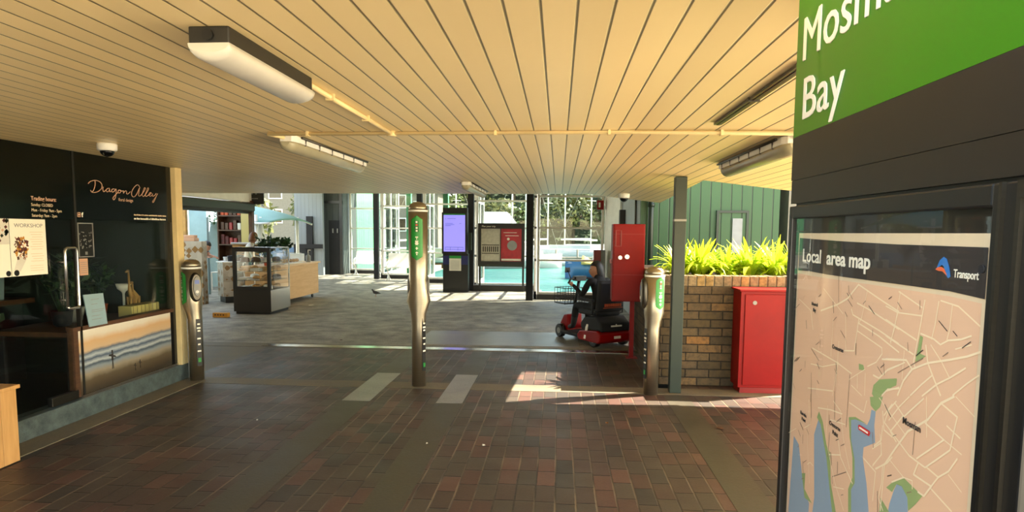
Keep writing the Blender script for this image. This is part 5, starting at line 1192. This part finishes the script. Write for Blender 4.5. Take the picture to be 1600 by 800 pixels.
# ================================================================== OUTSIDE
b = B(); b.box(-8.9, 1.5, 24.2, 400, -1.35, -1.3); b.box(-150, -8.9, 60, 400, -1.35, -1.3); b.box(-5.6, 1.5, 21.6, 24.2, -1.35, -1.3); b.box(-3.8, 1.5, 19.6, 21.6, -1.35, -1.3); b.box(-2.1, 1.5, 17.7, 19.6, -1.35, -1.3); b.box(-.4, 1.5, 15.3, 17.7, -1.35, -1.3); b.box(1.5, 150, 15.4, 400, -1.35, -1.3)
o = b.done('water', 'water'); tag(o, 'teal harbour water beyond the glass wall', 'water', kind='stuff')
b = B(); n = 40; V = []
for j in range(16):
    row = []
    for i in range(n+1):
        x = -130+i*6.0; y = 78+j*6; h = -1.6+ (j/15)**.8*34+noise.noise(Vector((x*.03, y*.03, 3)))*5*(j/15); row.append(b.bm.verts.new((x, y+noise.noise(Vector((x*.05, 0, 0)))*6, h)))
    V.append(row)
for r0, r1 in zip(V, V[1:]):
    for i in range(n): b._f([r0[i], r0[i+1], r1[i+1], r1[i]], True)
struct('hillside', b, 'grass')
def mktree(seed, mat):
    t = thing('tree', 'x', 'tree', (0, 0, 0)); rnd = random.Random(seed); b = B()
    for k in range(1300):
        c = rnd.choice(((0, 0, 5.2, 2.6), (1.6, .4, 4.2, 1.9), (-1.7, .3, 4.4, 2.0), (.4, -1.4, 4.0, 1.8), (-.3, 1.2, 6.2, 1.6), (.9, -.2, 6.4, 1.3)))
        d = Vector((rnd.gauss(0, 1), rnd.gauss(0, 1), rnd.gauss(0, 1))).normalized(); p = Vector(c[:3])+d*c[3]*rnd.uniform(.75, 1.05)
        a = Vector((rnd.uniform(-1, 1), rnd.uniform(-1, 1), rnd.uniform(-1, 1))).normalized(); s2 = a.cross(d).normalized(); L = rnd.uniform(.35, .7)
        b.quad(p-a*L*.5, p+s2*L*.35, p+a*L*.5, p-s2*L*.35)
    b.done('foliage', mat, t); b = B(); b.tube([(0, 0, -.6), (.1, 0, 2), (0, .1, 4.5)], [.28, .2, .1], 8)
    for q in ((1.5, .3, 4.2), (-1.5, .2, 4.3), (.4, -1.2, 4)): b.tube([(.05, 0, 2.2), q], [.12, .05], 6)
    b.done('trunk', 'trunk', t); return t
T = [mktree(1, 'tree'), mktree(2, 'tree2')]
rr = random.Random(31); cnt = 0
spots = []
ORD = 'first second third fourth fifth sixth seventh eighth ninth tenth eleventh twelfth thirteenth fourteenth fifteenth sixteenth seventeenth'.split()
for j in range(5):
    for i in range(17):
        y = 80+j*9+rr.uniform(-2, 2); x = -66+i*5.2+(j % 2)*2.5+rr.uniform(-1.5, 1.5); spots.append((x, y, j, i))
for (x, y, j, i) in spots:
    f = (y-78)/90; z = -1.6+max(0, f)**.8*34-.3; k = rr.randrange(2)
    if cnt < 2: o = T[cnt]; k = cnt; o.location = (x, y, z)
    else: o = copy_tree(T[k], (x, y, z))
    s = rr.uniform(.8, 1.25); o.scale = (s*1.15, s*1.15, s); o.rotation_euler.z = rr.uniform(0, 6)
    o['label'] = '%s tree on the far hillside, %s row, %s' % (('dark green', 'pale green')[k], ('shoreline', 'second', 'middle', 'fourth', 'topmost')[j], 'tree %s along from the left shore' % ORD[i]); o['group'] = ('dark trees', 'pale trees')[k]+' on the far hillside'; cnt += 1
for (x, y, s, l) in ((-17.5, 34, .62, 'pale leafy tree beyond the teal canopy'), (-15.0, 40, .7, 'small tree outside near the white boarded wall'), (-24, 44, .8, 'tree on the far left shore beyond the canopy')):
    o = copy_tree(T[1], (x, y, -.2)); o.scale = (s, s, s); o['label'] = l; o['group'] = 'x'; del o['group']
def house(x, y, z, w_, d, h, lab, rf='roofred'):
    t = thing('house', lab, 'house', (x, y, z)); B().box(x-w_/2, x+w_/2, y, y+d, z-2, z+h).done('wall', 'wallc', t)
    b = B(); b.prism([(x-w_/2-.4, z+h), (x+w_/2+.4, z+h), (x+w_/2-1.2, z+h+1.8), (x-w_/2+1.2, z+h+1.8)], y-.4, y+d+.4, 1); b.done('roof', rf, t)
    for i in range(3):
        for zz in (z+.8, z+3.2):
            if zz+1.4 > z+h: continue
            xx = x-w_/2+w_*(i+.5)/3; b = B(); b.box(xx-.7, xx+.7, y-.06, y, zz, zz+1.4); f = b.done('window', 'white', t); b = B(); b.box(xx-.6, xx+.6, y-.08, y-.06, zz+.1, zz+1.3); b.done('pane', 'darkglass', f)
house(-28, 62, 1.5, 9, 7, 5.4, 'cream house with a terracotta roof seen through the left opening'); house(-16.5, 66, .8, 8, 6, 4.8, 'cream house on the shore left of the white boarded wall', 'grey')
house(-9.5, 76, -.8, 9, 6, 3.0, 'white boathouse low on the far shore above the notice board', 'white')
# teal canopy
t = thing('shade_canopy', 'pale teal curved shade canopy on white posts outside the café', 'canopy', (-9.6, 18.5, 0)); b = B(); n = 16
def cpt(u, v): return Vector((-11.3+u*3.45, 17.0+v*3.0, 2.52-.62*max(0, u)**2.4-(1-v)**1.6*(1-u)**.7*.75-.10*(2*v-1)**2*1.0))
rings_ = []
for i in range(n+1):
    for j in range(6):
        q = [cpt((i+a)/(n+1), (j+c)/6) for a, c in ((0, 0), (1, 0), (1, 1), (0, 1))]; b._f([b.bm.verts.new(p) for p in q], True)
bmesh.ops.remove_doubles(b.bm, verts=b.bm.verts[:], dist=1e-4); cv = b.done('fabric', 'teal', t); sm = cv.modifiers.new('th', 'SOLIDIFY'); sm.thickness = .02
b = B()
for v in (0, 1): b.tube([cpt(u/12, v)-Vector((0, 0, .03)) for u in range(13)], .03, 8)
b.done('edge_rail', 'white', t)
for x, y in ((-8.3, 17.1), (-8.3, 19.9), (-11.2, 17.1), (-11.6, 19.9)): b = B(); b.tube([(x, y, 0), (x, y, 2.0 if x > -10 else 2.45)], .05, 10); b.done('post', 'white', t)
t = thing('cafe_umbrella', 'white closed café umbrella beneath the teal canopy', 'umbrella', (-8.4, 17.6, 0)); B().lathe((-8.4, 17.6, 0), [(.02, 0), (.02, .9), (.10, 1.0), (.13, 1.3), (.03, 1.95)], 12).done('canopy', 'white', t); B().lathe((-8.4, 17.6, 0), [(.25, 0), (.25, .05), (.03, .07)], 16).done('base', 'grey', t)
for k, (x, y) in enumerate(((-8.1, 16.6), (-7.7, 18.2), (-8.9, 16.4))):
    t = thing('outdoor_chair', ('white outdoor chair nearest the café opening', 'white outdoor chair furthest along the deck', 'white outdoor chair by the café back wall')[k], 'chair', (x, y, 0))
    B().box(x-.22, x+.22, y-.22, y+.22, .44, .47).done('seat', 'white', t, .01); B().box(x-.22, x+.22, y+.19, y+.22, .47, .9).done('backrest', 'white', t, .01)
    for sx in (-.2, .2):
        for sy in (-.2, .2): B().box(x+sx-.015, x+sx+.015, y+sy-.015, y+sy+.015, 0, .44).done('leg', 'white', t)
o = B().box(-14, -9.3, 23.5, 23.7, 0, .95).done('hoarding', 'hull', None, 0, (-11, 23.6, 0)); tag(o, 'low blue barrier outside left of the white boarded wall', 'barrier')
# mint outbuilding seen through the first window
t = thing('mint_shed', 'mint green weatherboard wharf shed outside the far left window', 'shed', (-8.6, 26, 0)); b = B()
def mintwall(b, p, q, z1): 
    d = Vector((q[0]-p[0], q[1]-p[1], 0)).normalized(); n_ = Vector((d.y, -d.x, 0))*.1; A = Vector((p[0], p[1], -.3)); Bq = Vector((q[0], q[1], -.3)); vs = [b.bm.verts.new(v) for v in (A, Bq, Bq-n_, A-n_)]+[b.bm.verts.new(v+Vector((0, 0, z1+.3))) for v in (A, Bq, Bq-n_, A-n_)]
    for f in ((0, 1, 2, 3), (4, 5, 6, 7), (0, 1, 5, 4), (1, 2, 6, 5), (2, 3, 7, 6), (3, 0, 4, 7)): b._f([vs[i] for i in f])
mintwall(b, (-9.3, 24.6), (-8.05, 28.6), 5); b.done('wall', 'mint', t)
b = B(); b.box(-8.2, -7.85, 28.4, 28.8, -.3, 5.0); b.done('corner_board', 'white', t)
b = B(); b.prism([(-9.9, 24.3), (-7.2, 24.3), (-7.4, 25.0), (-9.9, 26.0)], 3.1, 3.2); b.done('eave', 'white', t)
for k, (x, y, w_) in enumerate(((-5.15, 21.9, .16), (-3.55, 20.1, .16))):
    t = thing('mint_pier_post', ('mint green painted pier post outside the second window', 'mint green painted pier post outside the third window')[k], 'post', (x, y, -1.3)); B().box(x-w_/2, x+w_/2, y-.1, y+.1, -1.3, 4).done('post', 'mint', t); B().box(x-w_/2-.03, x+w_/2+.03, y-.12, y+.12, .0, .08).done('collar', 'white', t)
# boats
def hullmesh(b, c, L, W, H, ang, zw=-1.3, mi=0):
    b.mi = mi; Rz = Matrix.Rotation(ang, 3, 'Z'); rs = []
    for k in range(12):
        u = k/11; wv = W/2*(1-max(0, (u-.45)/.55)**2.2)*(.82+.18*min(1, u*4)); sh = H*(1+.28*u*u)
        rs.append([Vector(c)+Rz @ Vector((u*L-L/2, sx*wv, 0))+Vector((0, 0, z)) for sx, z in ((-1, sh), (-.93, sh*.45), (-.55, -.18), (0, -.3), (.55, -.18), (.93, sh*.45), (1, sh))])
    b.rings(rs, True, True)
    for k in range(11): pass
def yacht(x, y, L, ang, label, hm='whull', cover=None, mast=9):
    t = thing('moored_boat', label, 'boat', (x, y, -1.3)); b = B(); hullmesh(b, (x, y, -1.3), L, L*.3, L*.13, ang); b.done('hull', hm, t); Rz = Matrix.Rotation(ang, 3, 'Z'); O = Vector((x, y, -1.3))
    b = B(); H = L*.13
    b.rings([[O+Rz @ Vector((u*L, s*L*.09*w2, H*1.02+h*L*.07)) for s, h in ((-1, 0), (-.85, 1), (.85, 1), (1, 0))] for u, w2 in ((-.32, 1), (-.1, 1.1), (.12, 1), (.25, .6))], True, False); b.done('cabin', 'whull', t)
    if mast:
        b = B(); m0 = O+Rz @ Vector((.05*L, 0, H)); b.tube([m0, m0+Vector((0, 0, mast))], .07, 8); b.tube([m0+Vector((0, 0, 1.2)), O+Rz @ Vector((-.38*L, 0, H+1.1))], .09, 8); b.tube([m0+Vector((-.5, -.3, mast*.6)), m0+Vector((.5, .3, mast*.6))], .03, 6)
        for e in (-.48, .48): b.tube([m0+Vector((0, 0, mast)), O+Rz @ Vector((e*L, 0, H))], .006, 4)
        b.done('mast', 'offwhite', t)
    if cover:
        b = B(); cw = L*.15
        for (u0, u1, mi, h) in ((-.5, .1, 0, .11), (.1, .34, 1, .07)):
            b.mi = mi; rs = []
            for k in range(7):
                u = u0+(u1-u0)*k/6; hh = h*L*(.75+.35*math.sin(k*1.3)); 
                rs.append([O+Rz @ Vector((u*L, cw*.95*math.cos(a), H*1.02+hh*max(0, math.sin(a)))) for a in [math.pi*q/10 for q in range(11)]])
            b.rings(rs)
        b.done('cover', cover, t)
    return t
yacht(3.9, 40.5, 7.0, R(172), 'blue hulled boat under a white and yellow cover right of the far window', 'hull', ['cover', 'ycover'], 0)
for i, (x, y, L, a, l) in enumerate(((-3.0, 52, 7, 20, 'white yacht moored just behind the nearest black window post'), (1.0, 66, 8, 160, 'white yacht with a tall mast behind the jetty, right side'), (-1.5, 70, 7.5, 35, 'white yacht with bare mast in the middle of the last window'), (3.2, 72, 8, 15, 'white yacht at the right of the last window'), (-7.5, 64, 9, 5, 'long white cruiser above the notice board'), (-13.5, 60, 7, 30, 'white yacht seen through the third window'), (-11, 70, 7, 150, 'white yacht seen beside the digital screen'), (-5.2, 72, 7, 100, 'white yacht end on behind the notice board'))):
    yacht(x, y, L, R(a), l, 'whull', None, (9, 10, 8.5, 9, 0, 8, 9, 8)[i])
t = thing('jetty', 'timber jetty with white rails across the harbour', 'jetty', (0, 58, -1.3)); B().box(-14, 12, 57.4, 58.6, -.75, -.6).done('deck', 'jetty', t)
b = B()
for k in range(14): b.tube([(-13.5+k*1.9, 57.5, -2), (-13.5+k*1.9, 57.5, .1)], .09, 8)
b.done('piles', 'jetty', t); b = B(); b.tube([(-13.8, 57.5, .1), (11.8, 57.5, .1)], .04, 6); b.done('rail', 'white', t)
t0 = None
for k in range(5):
    x = -3.2+k*2.0; b = B(); hullmesh(b, (x, 56.3, -1.3), 2.3, .9, .35, R(5)); t_ = b.done('dinghy', ('ycover', 'green', 'whull', 'ycover', 'hull')[k], None, 0, (x, 56.3, -1.3)); tag(t_, '%s dinghy tied along the far jetty' % ('yellow leftmost', 'green', 'white', 'yellow right hand', 'blue')[k], 'boat', 'dinghies along the jetty')

# ================================================================== SMALL LITTER
rr = random.Random(8)
for k, (x, y, l) in enumerate(((.42, 5.2, 'dry orange leaf on the pavers below the sun patch'), (-2.46, 5.0, 'pale scrap on the left pavers'), (1.32, 5.15, 'dark dry leaf on the right concrete band'), (-.95, 4.55, 'small pale pebble on the centre concrete band edge'), (-3.1, 8.9, 'dry leaf on the hall floor near the steel strip'), (-.53, 4.55, 'white smear of paper on the centre pavers'), (-5.2, 13.1, 'white paper scrap beside the counter castor'))):
    s = (.012, .010, .03, .008, .025, .014, .07)[k]; b = B(); P = [(x+s*math.cos(a)*rr.uniform(.6, 1.2), y+s*math.sin(a)*rr.uniform(.8, 1.6), .007+.004*math.sin(a*3)) for a in [i*.9 for i in range(7)]]; b._f([b.bm.verts.new(p) for p in P]); b._f([b.bm.verts.new((p[0], p[1], .0045)) for p in P])
    o = b.done('litter_scrap' if k in (1, 3, 5, 6) else 'dry_leaf', 'offwhite' if k in (1, 3, 5, 6) else ('leaf' if k == 0 else 'dwood'), None, 0, (x, y, .006)); tag(o, l, 'litter' if k in (1, 3, 5, 6) else 'leaf')

for o in bpy.data.objects:
    if '_o' in o: del o['_o']
